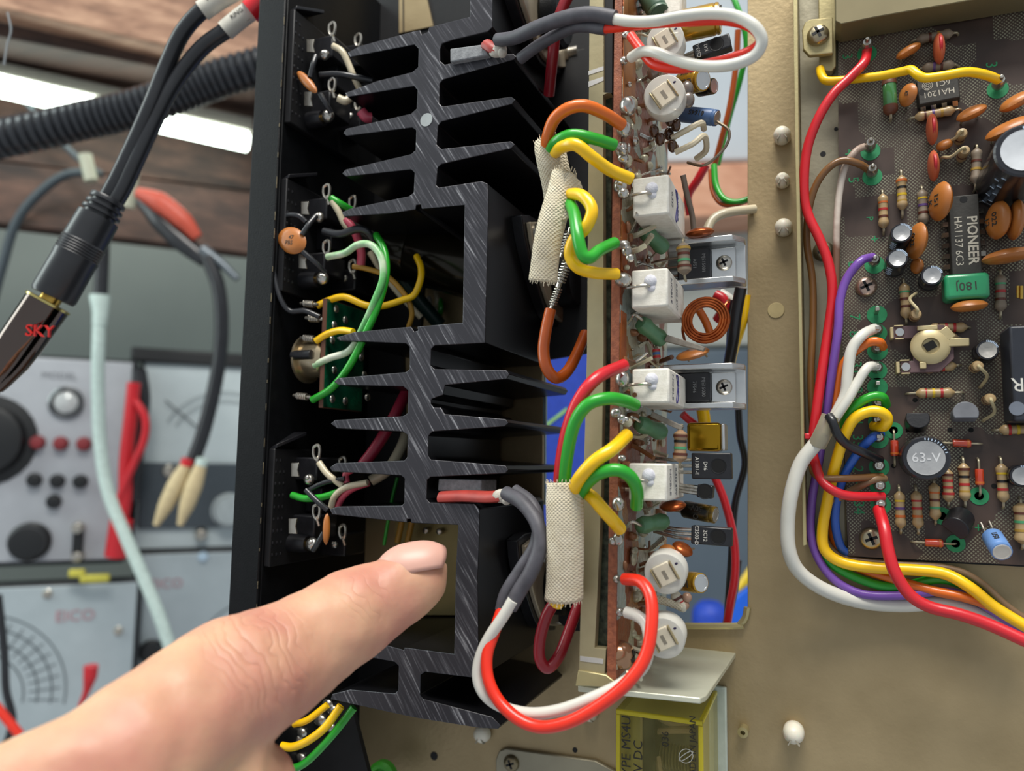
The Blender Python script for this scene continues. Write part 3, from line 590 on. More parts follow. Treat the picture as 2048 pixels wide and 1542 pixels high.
def elec(x, y, r, h, label, top=None, txt=None, Y=200, ta=0, sleeve=None, tilt=0, group='black electrolytic capacitors on the tuner board', side=None):
    p = px(x, y, Y - h); base = Vector((p.x, Y, p.z)); M = frame(base, 0); t = thing('electrolytic_capacitor', label, 'capacitor', base, group, M)
    T = Matrix.Rotation(tilt, 4, 'X'); m = MB(); m.lathe([(r*.9, .4), (r, .8), (r, 1.8), (r*.94, 2.1), (r, 2.5), (r, h - .35), (r*.93, h), (r*.78, h)], 32, T); ob('sleeve', m, sleeve or mat('black_vinyl_sleeve', '#1d1e26', .3, 0, '#14151a', 300, .6, coat=.3), t, False)
    m = MB(); m.lathe([(r*.78, h - .3), (r*.78, h + .16), (r*.72, h + .08), (r*.3, h + .07), (r*.26, h + .02), (.05, h + .02)], 32, T); ob('can_top', m, top or mat('can_top_aluminium', '#c3c3c2', .35, .6, '#a4a4a5', 300, .6, .3), t, False)
    if txt:
        text(txt, r*.62, Matrix.Translation((0, 0, h + .1)) @ Matrix.Rotation(ta, 4, 'Z'), mat('pressed_mark', '#e8e8e8', .3, .3), t, False)
    m = MB()
    for k in range(9):
        a = .3 + k*.16; m.box((-.16, -.16, h - .02), (.16, .16, h + .05), 0, T @ Matrix.Rotation(a, 4, 'Z') @ Matrix.Translation((r*.87, 0, 0)) @ Matrix.Diagonal((1.6, .7, 1, 1)))
    if side:
        for k in range(8): m.box((-.14, -.5, -.02), (.14, .5, .06), 0, T @ Matrix.Rotation(-2.4 + (k % 2)*.2, 4, 'Z') @ Matrix.Translation((r, 0, 2 + k*(h - 3)/8)) @ Matrix.Rotation(PI/2, 4, 'Y'))
    ob('rim_print', m, mat('pale_blue_print', '#b9cbe0', .5), t, False)
    return t

# ------------------------------------------------------------------ amplifier board: small parts standing over the opening
G = 'small parts of the amplifier board over the opening'
cyl_between('electrolytic_capacitor', 'gold sleeved capacitor marked 1524 behind the looped wires', 'capacitor', px(1366, 52, 172), px(1440, 36, 172), 3.6, GOLDF, txt=['HI524 H'], tang=1)
cyl_between('electrolytic_capacitor', 'gold sleeved capacitor marked 1706 beside the second trimmer', 'capacitor', px(1362, 168, 176), px(1406, 160, 172), 2.6, GOLDF, txt=['1706', 'COM'], tang=1)
cyl_between('electrolytic_capacitor', 'small gold and black capacitor end poking out right of the 1706 can', 'capacitor', px(1396, 178, 180), px(1428, 172, 178), 1.9, mat('gold_black_sleeve', '#c9a13a', .3, .4, '#17140f', 60, .1))
cyl_between('electrolytic_capacitor', 'blue sleeved capacitor lying right of the second trimmer', 'capacitor', px(1364, 228, 178), px(1434, 236, 176), 1.95, mat('slate_blue_sleeve', '#4f6f9c', .4, 0, '#435f88', 200, .6), txt=['61645'], tang=1)
cyl_between('electrolytic_capacitor', 'small gold can marked 106 beside the third trimmer', 'capacitor', px(1366, 1162, 178), px(1402, 1166, 174), 2.3, GOLDF, txt=['106'], tang=1, tsize=2.2)
cyl_between('electrolytic_capacitor', 'gold and black striped capacitor below the lowest cement resistor', 'capacitor', px(1368, 1018, 178), px(1431, 1030, 176), 2.0, MAT['gold_black_sleeve'], txt=['50V', 'O'], tang=1)
m = MB(); a_ = px(1373, 845, 180); b_ = px(1450, 903, 180)
t = thing('film_capacitor', 'shiny gold film capacitor below the lower aluminium channel', 'capacitor', Vector(((a_.x+b_.x)/2, 180, b_.z)))
m.box((a_.x, 180, b_.z), (b_.x - .9, 186, a_.z)); ob('gold_body', m, mat('gold_foil', '#b38a1c', .16, .8, '#8c6a10', 40, .7), t, bevel=.8, seg=3)
m = MB(); m.box((b_.x - .95, 180.2, b_.z + .2), (b_.x, 185.8, a_.z - .2)); ob('end_face', m, ALU, t, bevel=.4)
def to126(poly, th, label, lines, hole, rot, Y=172, group=None):
    A = [px(x, y, Y) for x, y in poly]; c_ = sum(A, Vector()) / 4; u = (A[1] - A[0]).normalized(); an = math.atan2(u.z, u.x)
    t = thing('black_transistor', label, 'transistor', c_, group, frame(c_, an)); w_ = (A[1]-A[0]).length/2; h_ = (A[3]-A[0]).length/2
    m = MB(); m.box((-w_, -h_, -th), (w_, h_, 0)); b = ob('body', m, PLAS, t, False, .3)
    m = MB(); m.lathe([(1.45, .02), (1.7, .1), (1.75, -.02)], 24, Matrix.Translation((w_*hole, 0, 0))); ob('hole_rim', m, PLASM, b, False)
    m = MB(); m.cyl(1.4, -.5, .05, 24, Matrix.Translation((w_*hole, 0, 0))); ob('mounting_hole', m, mat('hole_dark', '#070707', .9), b, False)
    for i, s in enumerate(lines):
        M = Matrix.Translation((-w_*.72 + i*w_*.42, 0, .01)) @ Matrix.Rotation(rot, 4, 'Z'); text(s, 1.15, M, WHT, b, False)
    for k in (-1, 0, 1):
        m = MB(); m.tube([(-w_, k*h_*.5, -th*.5), (-w_ - 4, k*h_*.45, -th*.5 - .5), (-w_ - 9, k*h_*.4 + .6, -th*.5 - 2)], .4, 7); ob('lead', m, SOLD, t, False)
to126([(1383, 906), (1463, 906), (1463, 958), (1383, 958)], 2.6, 'black flat transistor with hole, marked A1381-E, below the gold film capacitor', ['A1381-E', 'D46'], .35, -PI/2)
to126([(1384, 1052), (1466, 1058), (1462, 1092), (1380, 1088)], 2.6, 'black flat transistor with hole, marked C3503-D, beside the red wire', ['C3503-D', '2C12'], .32, -PI/2)
to126([(1386, 88), (1460, 62), (1463, 98), (1386, 116)], 2.8, 'black flat transistor with hole among the looped white and red wires', ['C503-C', 'K42'], .25, PI/2)
def to92(x, y, r, L_, ang, label, Y=200, tilt=0, mt=None, lay=False, h=5):
    p = px(x, y, Y - h); base = Vector((p.x, Y if not lay else Y, p.z)); M = frame(base, ang); t = thing('small_transistor', label, 'transistor', base, None, M)
    q = [(r*math.cos(a), r*math.sin(a)) for a in [(-.5 + i*(PI + 1)/14) for i in range(15)]]; T = Matrix.Translation((0, 0, h - L_*.5)) @ Matrix.Rotation(tilt, 4, 'X')
    m = MB(); m.prism([T @ Vector((a, b, L_/2)) for a, b in q], [T @ Vector((a, b, -L_/2)) for a, b in q]); ob('body', m, mt or PLAS, t, False, .2)
    for k in (-1, 0, 1):
        m = MB(); m.tube([T @ Vector((k*1.2, r*.2, -L_/2)), (k*1.7, r*.3, .8), (k*1.8, r*.3, -.1)], .26, 6); ob('lead', m, STEEL, t, False)
to126([(1395, 968), (1426, 972), (1424, 998), (1393, 994)], 3.6, 'small black half-round transistor on thin bent leads under the A1381-E part', [], .0, 0)
AR = 'banded resistors on the amplifier board'
resist((1368, 480), (1372, 562), ['gold', 'brown', 'green', 'brown'], 'brown banded resistor standing left of the upper channel transistor', RGRY, 1.55, 7.4, Y=168, h=1.5, group=AR)
resist((1364, 850), (1362, 935), ['brown', 'black', 'green', 'brown'], 'brown banded resistor standing left of the gold film capacitor', mat('brown_lacquer', '#a98a6b', .35, 0, '#8c6c4e', 200, .6, coat=.3), 1.55, 7.2, Y=168, h=1.5, group=AR)
resist((1313, 690), (1317, 730), ['red', 'blue', 'red'], 'thin resistor with red and blue bands above the diamond marked cement resistor', RGRY, .85, 3.6, Y=172, h=1, group=AR)
GA = 'ceramic discs on the amplifier board'
disc(1400, 466, 3.4, 1.1, 0.06, .1, 'thin orange ceramic disc lying on top of the upper aluminium channel', COPR, Y=186, h=8, group=GA)
disc(1385, 708, 4.0, 1.1, .2, .35, 'orange wedge-like ceramic disc under the copper coil', CER, Y=186, h=8, group=GA)
disc(1346, 1012, 3.0, 1.1, .1, .2, 'rust ceramic disc tucked under the lowest cement resistor', COPR, Y=180, h=8, group=GA)
disc(1334, 1101, 1.9, 1.2, 0, .3, 'small orange bead capacitor above the third trimmer', CER, Y=176, h=8, group=GA)
disc(1365, 1098, 2.4, 1.0, -.5, .4, 'rust ceramic disc leaning behind the small orange bead', COPR, Y=178, h=8, group=GA)
resist((1352, 1187), (1368, 1214), ['brown', 'red'], 'pale glass bodied resistor between the two lower trimmers', mat('pale_glass', '#cfc8b4', .3, 0, None, 300), 1.2, 5, Y=172, h=1.5, group=AR)
# copper coil
cc = px(1411, 640, 176); t = thing('choke_coil', 'round copper wire choke coil between the two aluminium channels', 'coil', cc - Vector((0, 0, 5)), None, frame(cc))
k0 = 0
for r in (5.2, 4.6, 4.0, 3.4):
    for j in range(2):
        m = MB(); m.tube([((r + .0)*math.cos(a*PI/16), r*math.sin(a*PI/16), -j*.85 + (a/32)*.25) for a in range(0, 33)], .33, 7, res=1); ob('winding', m, COPR, t, False)
m = MB(); m.tube([(-5.2, 0, -1), (-5.6, -2, -2), (-6, -4, -8)], .33, 6); m.tube([(4, 3, -1), (5, 5, -3), (4, 6, -9)], .33, 6); ob('tail', m, COPR, t, False)
cyl_between('dipped_component', 'dark green component at the top edge above the first trimmer', 'component', px(1290, -22, 172), px(1318, 28, 170), 2.6, mat('dark_green_dip', '#54705a', .35, 0, '#3c5543', 200, .6), end=mat('dark_green_dip', '#54705a'))
m = MB(); a_ = px(1326, -60, 170); b_ = px(1364, 22, 170); m.box((a_.x, 170, b_.z), (b_.x, 177, a_.z)); ob('pale_block', m, WCER, bevel=.5, label='pale beige block at the top edge between green part and gold capacitor', cat='component')
m = MB(); m.tube([px(1302, 1196, 168), px(1330, 1203, 169), px(1364, 1214, 170)], .85, 12); ob('braided_tube', m, BRAID, label='white braided tube between the two lower trimmers', cat='sleeve')
for x_, y_, n_ in ((1374, 1195, 'upper'), (1369, 1210, 'lower')):
    m = MB(); m.ball(px(x_, y_, 171), 1.1, 12); ob('resin_bead', m, mat('tan_resin', '#a98670', .3, .1), label=n_ + ' tan resin bead at the right end of the braided tube', cat='bead')
# grey flat mica strips
def strip(poly, Y, label, mt, cat='strip', nm='grey_strip'):
    m = MB(); m.sheet(poly, Y, Y + 1.5); ob(nm, m, mt, bevel=.15, label=label, cat=cat)
MICA = mat('grey_brown_mica', '#8d857a', .6, 0, '#726a60', 800, .5, .3)
strip([(1334, 669), (1410, 694), (1406, 702), (1328, 682)], 170, 'grey striped flat strip running under the coil', MICA)
strip([(1304, 823), (1366, 852), (1362, 862), (1300, 833)], 166, 'grey striped flat strip above the second banded resistor', MICA)
# bare bent leads and glassy parts in the upper half
def bare(pts, r, label, mt=STEEL, cat='wire', nm='bare_lead', group=None):
    m = MB(); m.tube([px(*p) for p in pts], r, 8); return ob(nm, m, mt, label=label, cat=cat, group=group)
bare([(1343, 277, 172), (1370, 262, 172), (1402, 246, 174), (1408, 258, 178)], .75, 'cream sleeved lead bent under the blue capacitor', WC['cream'])
bare([(1350, 305, 172), (1385, 288, 172), (1408, 272, 174), (1412, 300, 178), (1392, 318, 180)], .75, 'cream sleeved lead looped below the first cream one', WC['cream'])
bare([(1434, 243, 176), (1458, 262, 176), (1450, 295, 176), (1410, 330, 176), (1375, 325, 178)], .35, 'thin bare wire swept in an arc below the blue capacitor', mat('tarnished_wire', '#8b7f6e', .3, .8))
for q, (x, y) in enumerate(((1308, 262), (1320, 278), (1340, 240), (1352, 250), (1345, 292), (1338, 268))):
    m = MB(); m.ball(px(x, y, 168 + q), 1.3, 12, 0, (.9, 1.2, 1.2)); ob('glass_diode', m, mat('brown_glass', '#5a3a26', .1, .2, '#2e1c12', 300, .5, coat=.6), ab, label='brown glassy bead')
m = MB(); 
for (x, y) in ((1307, 145), (1374, 178), (1376, 200)): m.ball(px(x, y, 169), 1.7, 14, 0, (.9, 1, 1.1))
ob('solder_knob', m, mat('dull_bead', '#8a8078', .25, .4), ab)
# grounded copper foil area at top
m = MB(); p0 = px(1247, -120, 158.4); m.prism([(bx(-100)+.2, 158.3, px(1240, -120, 158).z), (bx(200)+.2, 158.3, px(1240, 205, 158).z), (bx(200)+.2, 170, px(1240, 205, 158).z), (bx(-100)+.2, 170, px(1240, -120, 158).z)],
        [(bx(-100)+.35, 158.3, px(1240, -120, 158).z), (bx(200)+.35, 158.3, px(1240, 205, 158).z), (bx(200)+.35, 170, px(1240, 205, 158).z), (bx(-100)+.35, 170, px(1240, -120, 158).z)])
ob('copper_pour', m, mat('orange_copper_pour', '#c9874a', .35, .5, '#9a5a30', 200, .6), ab)
m = MB()
for (ya, yb) in ((330, 365), (440, 540), (620, 735), (870, 925)):
    m.prism([(bx(ya)+.2, 158.3, px(1240, ya, 158).z), (bx(yb)+.2, 158.3, px(1240, yb, 158).z), (bx(yb)+.2, 163, px(1240, yb, 158).z), (bx(ya)+.2, 163, px(1240, ya, 158).z)], [(bx(ya)+.35, 158.3, px(1240, ya, 158).z), (bx(yb)+.35, 158.3, px(1240, yb, 158).z), (bx(yb)+.35, 163, px(1240, yb, 158).z), (bx(ya)+.35, 163, px(1240, ya, 158).z)])
ob('copper_trace', m, mat('bright_copper_trace', '#b8642c', .4, .4, '#8c4420', 300, .6), ab)

# ------------------------------------------------------------------ loose wires in front
def wire(label, pts, r, col, group=None, ends=(), nm='wire', cat='wire', n=12, res=6, flat=1, endr=.55):
    m = MB(); m.tube([px(*p) for p in pts], r, n, res=res, flat=flat)
    o = ob(nm, m, WC[col] if isinstance(col, str) else col, label=label, cat=cat, group=group)
    for e in ends:
        a = px(*(pts[0] if e[0] == 0 else pts[-1])); b = px(*e[1]); q = MB(); q.tube([a, b], endr, 8, res=1); q.ball(b, endr*1.7, 8); ob('bare_end', q, SOLD, o)
    return o
wire('thick orange wire arching from the upper sleeve to the board edge', [(1092, 300, 152), (1095, 275, 149), (1108, 240, 147), (1135, 218, 146), (1170, 212, 147), (1210, 228, 151), (1244, 250, 156)], 1.35, 'orange')
wire('short green wire from the upper sleeve to the board edge', [(1100, 300, 151), (1115, 282, 148), (1145, 270, 147), (1185, 277, 149), (1228, 290, 154)], 1.3, 'green', ends=[(1, (1246, 303, 157))])
wire('yellow wire from the upper sleeve, ending at the topmost cement resistor', [(1110, 305, 151), (1125, 294, 147), (1152, 290, 145), (1185, 315, 147), (1220, 340, 151), (1262, 358, 155)], 1.35, 'yellow')
wire('yellow wire looping out of the frayed bent sleeve', [(1118, 410, 152), (1136, 390, 149), (1165, 392, 146), (1184, 420, 145), (1172, 455, 145), (1148, 480, 146), (1140, 510, 147), (1156, 535, 148), (1190, 546, 151), (1233, 548, 156)], 1.3, 'yellow', ends=[(1, (1246, 556, 158))])
wire('green wire bent in a V below the frayed sleeve', [(1135, 400, 150), (1148, 425, 146), (1155, 470, 143), (1165, 508, 143), (1180, 515, 144), (1200, 500, 147), (1229, 486, 153)], 1.3, 'green', ends=[(1, (1250, 492, 157))])
wire('rust brown wire hanging in a U under the bent sleeve', [(1101, 620, 160), (1092, 660, 159), (1087, 700, 158), (1093, 735, 158), (1112, 756, 160), (1135, 742, 164), (1155, 705, 170), (1170, 668, 176)], 1.35, 'rust')
wire('crimson wire curving from the lower sleeve to the board edge', [(1118, 990, 152), (1122, 930, 149), (1135, 860, 147), (1158, 800, 146), (1195, 755, 148), (1248, 730, 156)], 1.35, 'red')
wire('green wire curving beside the crimson one to the board edge', [(1127, 990, 151), (1133, 920, 148), (1148, 850, 146), (1175, 810, 145), (1215, 797, 147), (1250, 802, 152), (1270, 810, 156)], 1.35, 'green')
wire('yellow wire rising from the lower sleeve towards the board', [(1142, 990, 151), (1160, 955, 147), (1190, 922, 146), (1225, 898, 148), (1254, 870, 154)], 1.4, 'yellow')
wire('green wire arching right out of the lower sleeve', [(1158, 990, 152), (1176, 964, 149), (1200, 946, 147), (1235, 940, 147), (1262, 955, 149), (1274, 982, 152), (1273, 1012, 156)], 1.35, 'green')
wire('yellow wire dropping right from the lower sleeve', [(1172, 985, 154), (1188, 998, 151), (1205, 1018, 151), (1225, 1040, 153), (1240, 1058, 157)], 1.4, 'yellow')
wire('yellow wire stub poking out of the bottom of the lower sleeve', [(1130, 1150, 156), (1122, 1188, 156), (1112, 1206, 157)], 1.7, 'yellow')
wire('dark red wire hanging in a U below the lower sleeve', [(1108, 1205, 161), (1092, 1235, 160), (1080, 1280, 160), (1080, 1318, 160), (1096, 1336, 161), (1118, 1312, 163), (1135, 1270, 166), (1158, 1205, 170)], 1.3, 'maroon')
wire('dark red wire running down behind the heat sink edge at the top', [(1150, -30, 170), (1128, 10, 170), (1112, 60, 171), (1105, 120, 174), (1098, 190, 180)], 1.5, 'maroon')
# fabric sleeves
def sleeve(label, pts, r, flat=.75, Yoff=0, n=26):
    P = crom([px(*p) for p in pts], 7); m = MB(); k = len(P)
    m.tube(P, [r*.92] + [r]*5 + [r*1.05], n, res=1, flat=flat); 
    m.f = m.f[:-2]; m.m = m.m[:-2]
    o = ob('cloth_sleeve', m, BRAID, label=label, cat='cable sleeve')
    s = o.modifiers.new('cloth', 'SOLIDIFY'); s.thickness = .0005
    q = MB()
    for e, d in ((P[0], P[0] - P[1]), (P[-1], P[-1] - P[-2])):
        d = d.normalized(); u = d.orthogonal().normalized(); v = d.cross(u)
        for i in range(26):
            a = 2*PI*i/26; c = e + (u*math.cos(a) + v*math.sin(a)*1)*r*.88; q.tube([c - d*.3, c + d*random.uniform(.2, .9) + u*random.uniform(-.3, .3)], .09, 4, res=1)
    ob('frayed_threads', q, BRAID, o, kind='stuff'); return o
sleeve('short cream cloth sleeve around the orange, green and yellow wires', [(1098, 285, 153), (1103, 315, 153), (1112, 355, 155), (1120, 400, 158)], 3.7)
sleeve('bent cream cloth sleeve with frayed open end', [(1128, 350, 150), (1122, 385, 149), (1108, 430, 148), (1096, 480, 148), (1090, 525, 149), (1086, 562, 150)], 3.1)
m = MB(); A = [px(*p) for p in ((1118, 345, 148), (1140, 345, 147), (1160, 362, 149), (1172, 398, 152), (1150, 400, 150), (1148, 430, 148), (1125, 440, 147), (1105, 400, 147))]; m.prism(A, [p + Vector((0, .5, 0)) for p in A]); ob('cloth_flap', m, BRAID, bevel=.2, label='torn open flap of the bent cream cloth sleeve', cat='cable sleeve')
sleeve('straight cream cloth sleeve over the lower bundle of wires', [(1128, 965, 150), (1130, 1020, 150), (1131, 1090, 151), (1130, 1150, 152), (1128, 1196, 153)], 4.15, .7)
# thermistors with grey shrink and red/white leads
def pocket(poly, Y, label, redpts, Y2):
    t = thing('thermal_sensor', label, 'sensor', px(*poly[0], Y)); m = MB(); m.sheet(poly, Y, Y + 9); ob('grey_pad', m, mat('grey_felt_pad', '#8e9092', .9, 0, '#6b6d70', 900, .5, .5, 2500), t, bevel=.3)
    m = MB(); m.tube([px(*p) for p in redpts], 1.6, 10, flat=.7); ob('red_sleeve', m, mat('red_shrink', '#a83a30', .45, 0, '#8a2c26', 300, .5), t)
    m = MB(); e = px(*redpts[-1]); m.ball(e, 2.0, 12, 0, (1.2, .7, .8)); m.ball(e + Vector((1.2, -.2, -.8)), 1.2, 10); ob('white_paste', m, mat('white_paste', '#cfc9bd', .6, 0, '#a89f92', 800, .5, .5), t)
pocket([(900, 97), (968, 88), (977, 110), (900, 124)], 158.5, 'grey padded heat sensor in the top slot of the heat sink', [(972, 88, 158.6), (984, 96, 158), (996, 102, 158)], 0)
pocket([(877, 957), (963, 960), (963, 982), (875, 982)], 162, 'grey padded heat sensor with red sleeve in the lower slot', [(880, 994, 161), (930, 992, 160), (975, 994, 158), (1004, 992, 157)], 0)
def shrink(label, pts, r): return wire(label, pts, r, SHR, nm='heat_shrink_tube', cat='sleeve')
shrink('dark grey shrink tube leaving the top heat sensor, upper of two', [(996, 80, 157), (1030, 75, 154), (1075, 55, 151), (1130, 36, 149), (1180, 28, 148), (1230, 36, 148)], 1.6)
shrink('dark grey shrink tube leaving the top heat sensor, lower of two', [(1040, 118, 158), (1075, 92, 156), (1120, 66, 153), (1160, 52, 151), (1212, 58, 150)], 1.35)
shrink('dark grey shrink tube drooping from the lower heat sensor, outer', [(1012, 986, 155), (1045, 1006, 152), (1074, 1046, 150), (1080, 1090, 149), (1064, 1140, 148), (1040, 1180, 148), (1020, 1215, 148)], 1.6)
shrink('dark grey shrink tube drooping from the lower heat sensor, inner', [(1030, 980, 158), (1062, 1004, 156), (1076, 1040, 154), (1070, 1090, 152), (1040, 1140, 151), (1012, 1185, 150), (1002, 1220, 150)], 1.35)
wire('white wire looping right at the top and back to the board edge', [(1228, 38, 148), (1265, 43, 147), (1310, 42, 146), (1360, 33, 146), (1420, 27, 146), (1470, 32, 146), (1508, 52, 146), (1524, 82, 147), (1508, 112, 148), (1462, 130, 148), (1405, 132, 149), (1350, 120, 150), (1312, 105, 151), (1285, 103, 153), (1262, 115, 156)], 1.15, 'white', ends=[(1, (1248, 121, 158))])
wire('scarlet wire running under the white loop at the top', [(1208, 57, 150), (1255, 52, 150), (1310, 46, 150), (1380, 42, 149), (1450, 40, 149), (1500, 52, 149), (1522, 78, 150), (1505, 100, 151), (1460, 118, 151), (1405, 130, 152), (1350, 137, 153), (1308, 128, 154), (1285, 103, 155), (1262, 72, 157)], 1.1, 'scarlet', ends=[(1, (1252, 70, 158))])
wire('long white wire looping below the heat sink to the bottom of the board', [(1026, 1200, 147), (1005, 1235, 147), (978, 1275, 147), (960, 1315, 147), (955, 1355, 147), (970, 1390, 147), (1005, 1414, 147), (1060, 1427, 147), (1120, 1420, 147), (1180, 1398, 147), (1240, 1370, 148), (1285, 1335, 150), (1298, 1290, 153), (1292, 1250, 155), (1275, 1232, 156), (1252, 1224, 157)], 1.2, 'white', ends=[(1, (1240, 1224, 158))])
wire('long scarlet wire looping below the heat sink to the bottom of the board', [(1005, 1215, 150), (990, 1260, 148), (974, 1310, 146.5), (977, 1360, 145.5), (1000, 1405, 145), (1040, 1440, 144.5), (1085, 1454, 144.5), (1140, 1443, 144.5), (1200, 1410, 145), (1255, 1365, 146), (1292, 1310, 148), (1304, 1240, 150), (1300, 1190, 152), (1280, 1163, 154), (1248, 1158, 156)], 1.25, 'scarlet', ends=[(1, (1234, 1158, 158))])
# wires inside the opening
GO = 'loose wires hanging in the opening'
for lb, pts, r, c_ in (
  ('dark green wire hanging along the right side of the opening at the top', [(1460, -20, 230), (1480, 30, 230), (1493, 90, 232), (1480, 160, 235), (1460, 230, 238), (1435, 330, 240)], .9, 'green'),
  ('thin brown orange wire hanging beside the dark green one', [(1476, 60, 226), (1472, 130, 228), (1460, 210, 230), (1445, 270, 232), (1424, 350, 236)], .9, 'rust'),
  ('green wire hooked round above the upper aluminium channel', [(1428, 330, 215), (1432, 370, 214), (1448, 398, 213), (1478, 404, 213), (1520, 388, 214)], .9, 'green'),
  ('rust wire hooked round above the upper aluminium channel', [(1420, 340, 216), (1424, 380, 215), (1440, 406, 214), (1468, 410, 213), (1520, 394, 214)], .6, 'rust'),
  ('thick black wire hanging between the two aluminium channels', [(1482, 575, 196), (1472, 630, 198), (1466, 680, 200), (1456, 740, 205)], 1.5, 'black'),
  ('thin black wire at the right between the two aluminium channels', [(1466, 600, 205), (1460, 650, 206), (1457, 730, 208)], .8, 'black'),
  ('yellow wire hanging at the right between the two aluminium channels', [(1492, 590, 205), (1486, 640, 206), (1470, 690, 208), (1460, 730, 210)], 1.3, 'yellow'),
  ('crimson wire hanging down beside the A1381-E part', [(1430, 955, 209), (1450, 1005, 209), (1468, 1080, 210), (1470, 1150, 210), (1460, 1210, 211), (1448, 1290, 213)], 1.1, 'red'),
  ('black wire hanging down the opening behind the crimson one', [(1476, 800, 215), (1480, 870, 215), (1490, 930, 216), (1470, 1010, 216), (1462, 1130, 216), (1452, 1270, 218)], 1.0, 'black'),
  ('crimson wire crossing above the upper aluminium channel', [(1412, 330, 225), (1395, 360, 226), (1376, 392, 228), (1380, 430, 230)], 1.3, 'red'),
  ('cream cable bending over the upper aluminium channel', [(1410, 470, 196), (1425, 440, 198), (1455, 425, 200), (1510, 418, 204)], 1.2, 'cream'),
  ('grey brown lead hanging left of the hooked green wire', [(1366, 350, 182), (1374, 390, 184), (1384, 430, 186), (1388, 466, 187)], .7, mat('grey_brown_lead', '#857668', .4)),
  ('crimson wire curling behind the copper coil', [(1430, 590, 205), (1446, 600, 205), (1448, 620, 206), (1436, 640, 208)], 1.6, 'red'),
  ('white wire curling behind the copper coil', [(1440, 585, 206), (1460, 600, 206), (1462, 625, 207), (1448, 650, 208)], 1.3, 'white'),
  ('orange wire crossing behind the copper coil', [(1398, 620, 190), (1412, 645, 191), (1425, 680, 193)], 1.0, 'orange'),
  ('crimson wire seen between lower channel and gold film capacitor', [(1365, 828, 196), (1376, 838, 197), (1392, 850, 198)], 1.0, 'red'),
  ('yellow wire seen between lower channel and gold film capacitor', [(1404, 815, 195), (1408, 835, 196), (1410, 850, 197)], 1.6, 'yellow'),
  ('dark blue wire at the bottom of the opening near the rounded corner', [(1476, 1120, 235), (1468, 1180, 235), (1450, 1260, 236)], 1.2, 'black')):
    wire(lb, pts, r, c_, GO, n=10)
# wires seen through the channels of the heat sink
for lb, pts, r, c_ in (
  ('yellow wire rising in the upper channel of the heat sink', [(634, 612, 165), (660, 600, 166), (690, 594, 166), (730, 610, 168), (765, 612, 170), (805, 600, 172), (828, 590, 173), (841, 560, 174), (842, 535, 175), (833, 512, 176)], .95, 'yellow'),
  ('dull yellow wire curving down in the upper channel', [(706, 533, 168), (735, 538, 169), (775, 553, 171), (810, 590, 173), (824, 625, 175), (817, 655, 176)], .75, mat('dull_yellow_insulation', '#b98a2e', .45)),
  ('dark teal cable running diagonally behind the heat sink', [(755, 470, 182), (790, 530, 186), (830, 590, 192), (880, 650, 198)], 2.2, mat('dark_teal_cable', '#12302c', .35)),
  ('cream lead running diagonally beside the dark teal cable', [(740, 505, 176), (765, 545, 177), (800, 590, 180), (842, 635, 184)], .9, 'cream'),
  ('crimson ribbon cable behind the lower left fins', [(722, 935, 168), (752, 895, 170), (785, 840, 172), (815, 780, 176)], 1.6, mat('crimson_ribbon', '#a3203c', .45)),
  ('thick cream cable behind the lower left fins', [(742, 962, 169), (775, 940, 171), (800, 900, 174), (812, 868, 176), (812, 850, 178)], 1.5, 'cream'),
  ('thin green and white lead behind the third fin slot', [(795, 955, 182), (782, 1010, 182), (768, 1090, 182)], .5, 'green'),
  ('yellow lead left behind the pointing finger tip', [(804, 1043, 190), (795, 1085, 190)], .9, mat('dull_yellow_insulation', '#b98a2e')),
  ('yellow lead right behind the pointing finger tip', [(824, 1043, 190), (815, 1085, 190)], .9, mat('dull_yellow_insulation', '#b98a2e'))):
    wire(lb, pts, r, c_, n=10)
# gold panel with bolts seen through the lower channel
m = MB(); m.sheet([(790, 1030), (930, 1030), (925, 1230), (790, 1230)], 197, 198); gp = ob('gold_panel', m, mat('olive_gold_panel', '#8f8050', .4, .5, '#74683f', 100, .6), ch, label='olive gold metal panel')
for x, y in ((857, 1060), (884, 1062)):
    m = MB(); m.lathe([(.9, 0), (.9, 2), (.6, 2.2)], 14, frame(px(x, y, 197))); ob('stud', m, STEEL, gp)

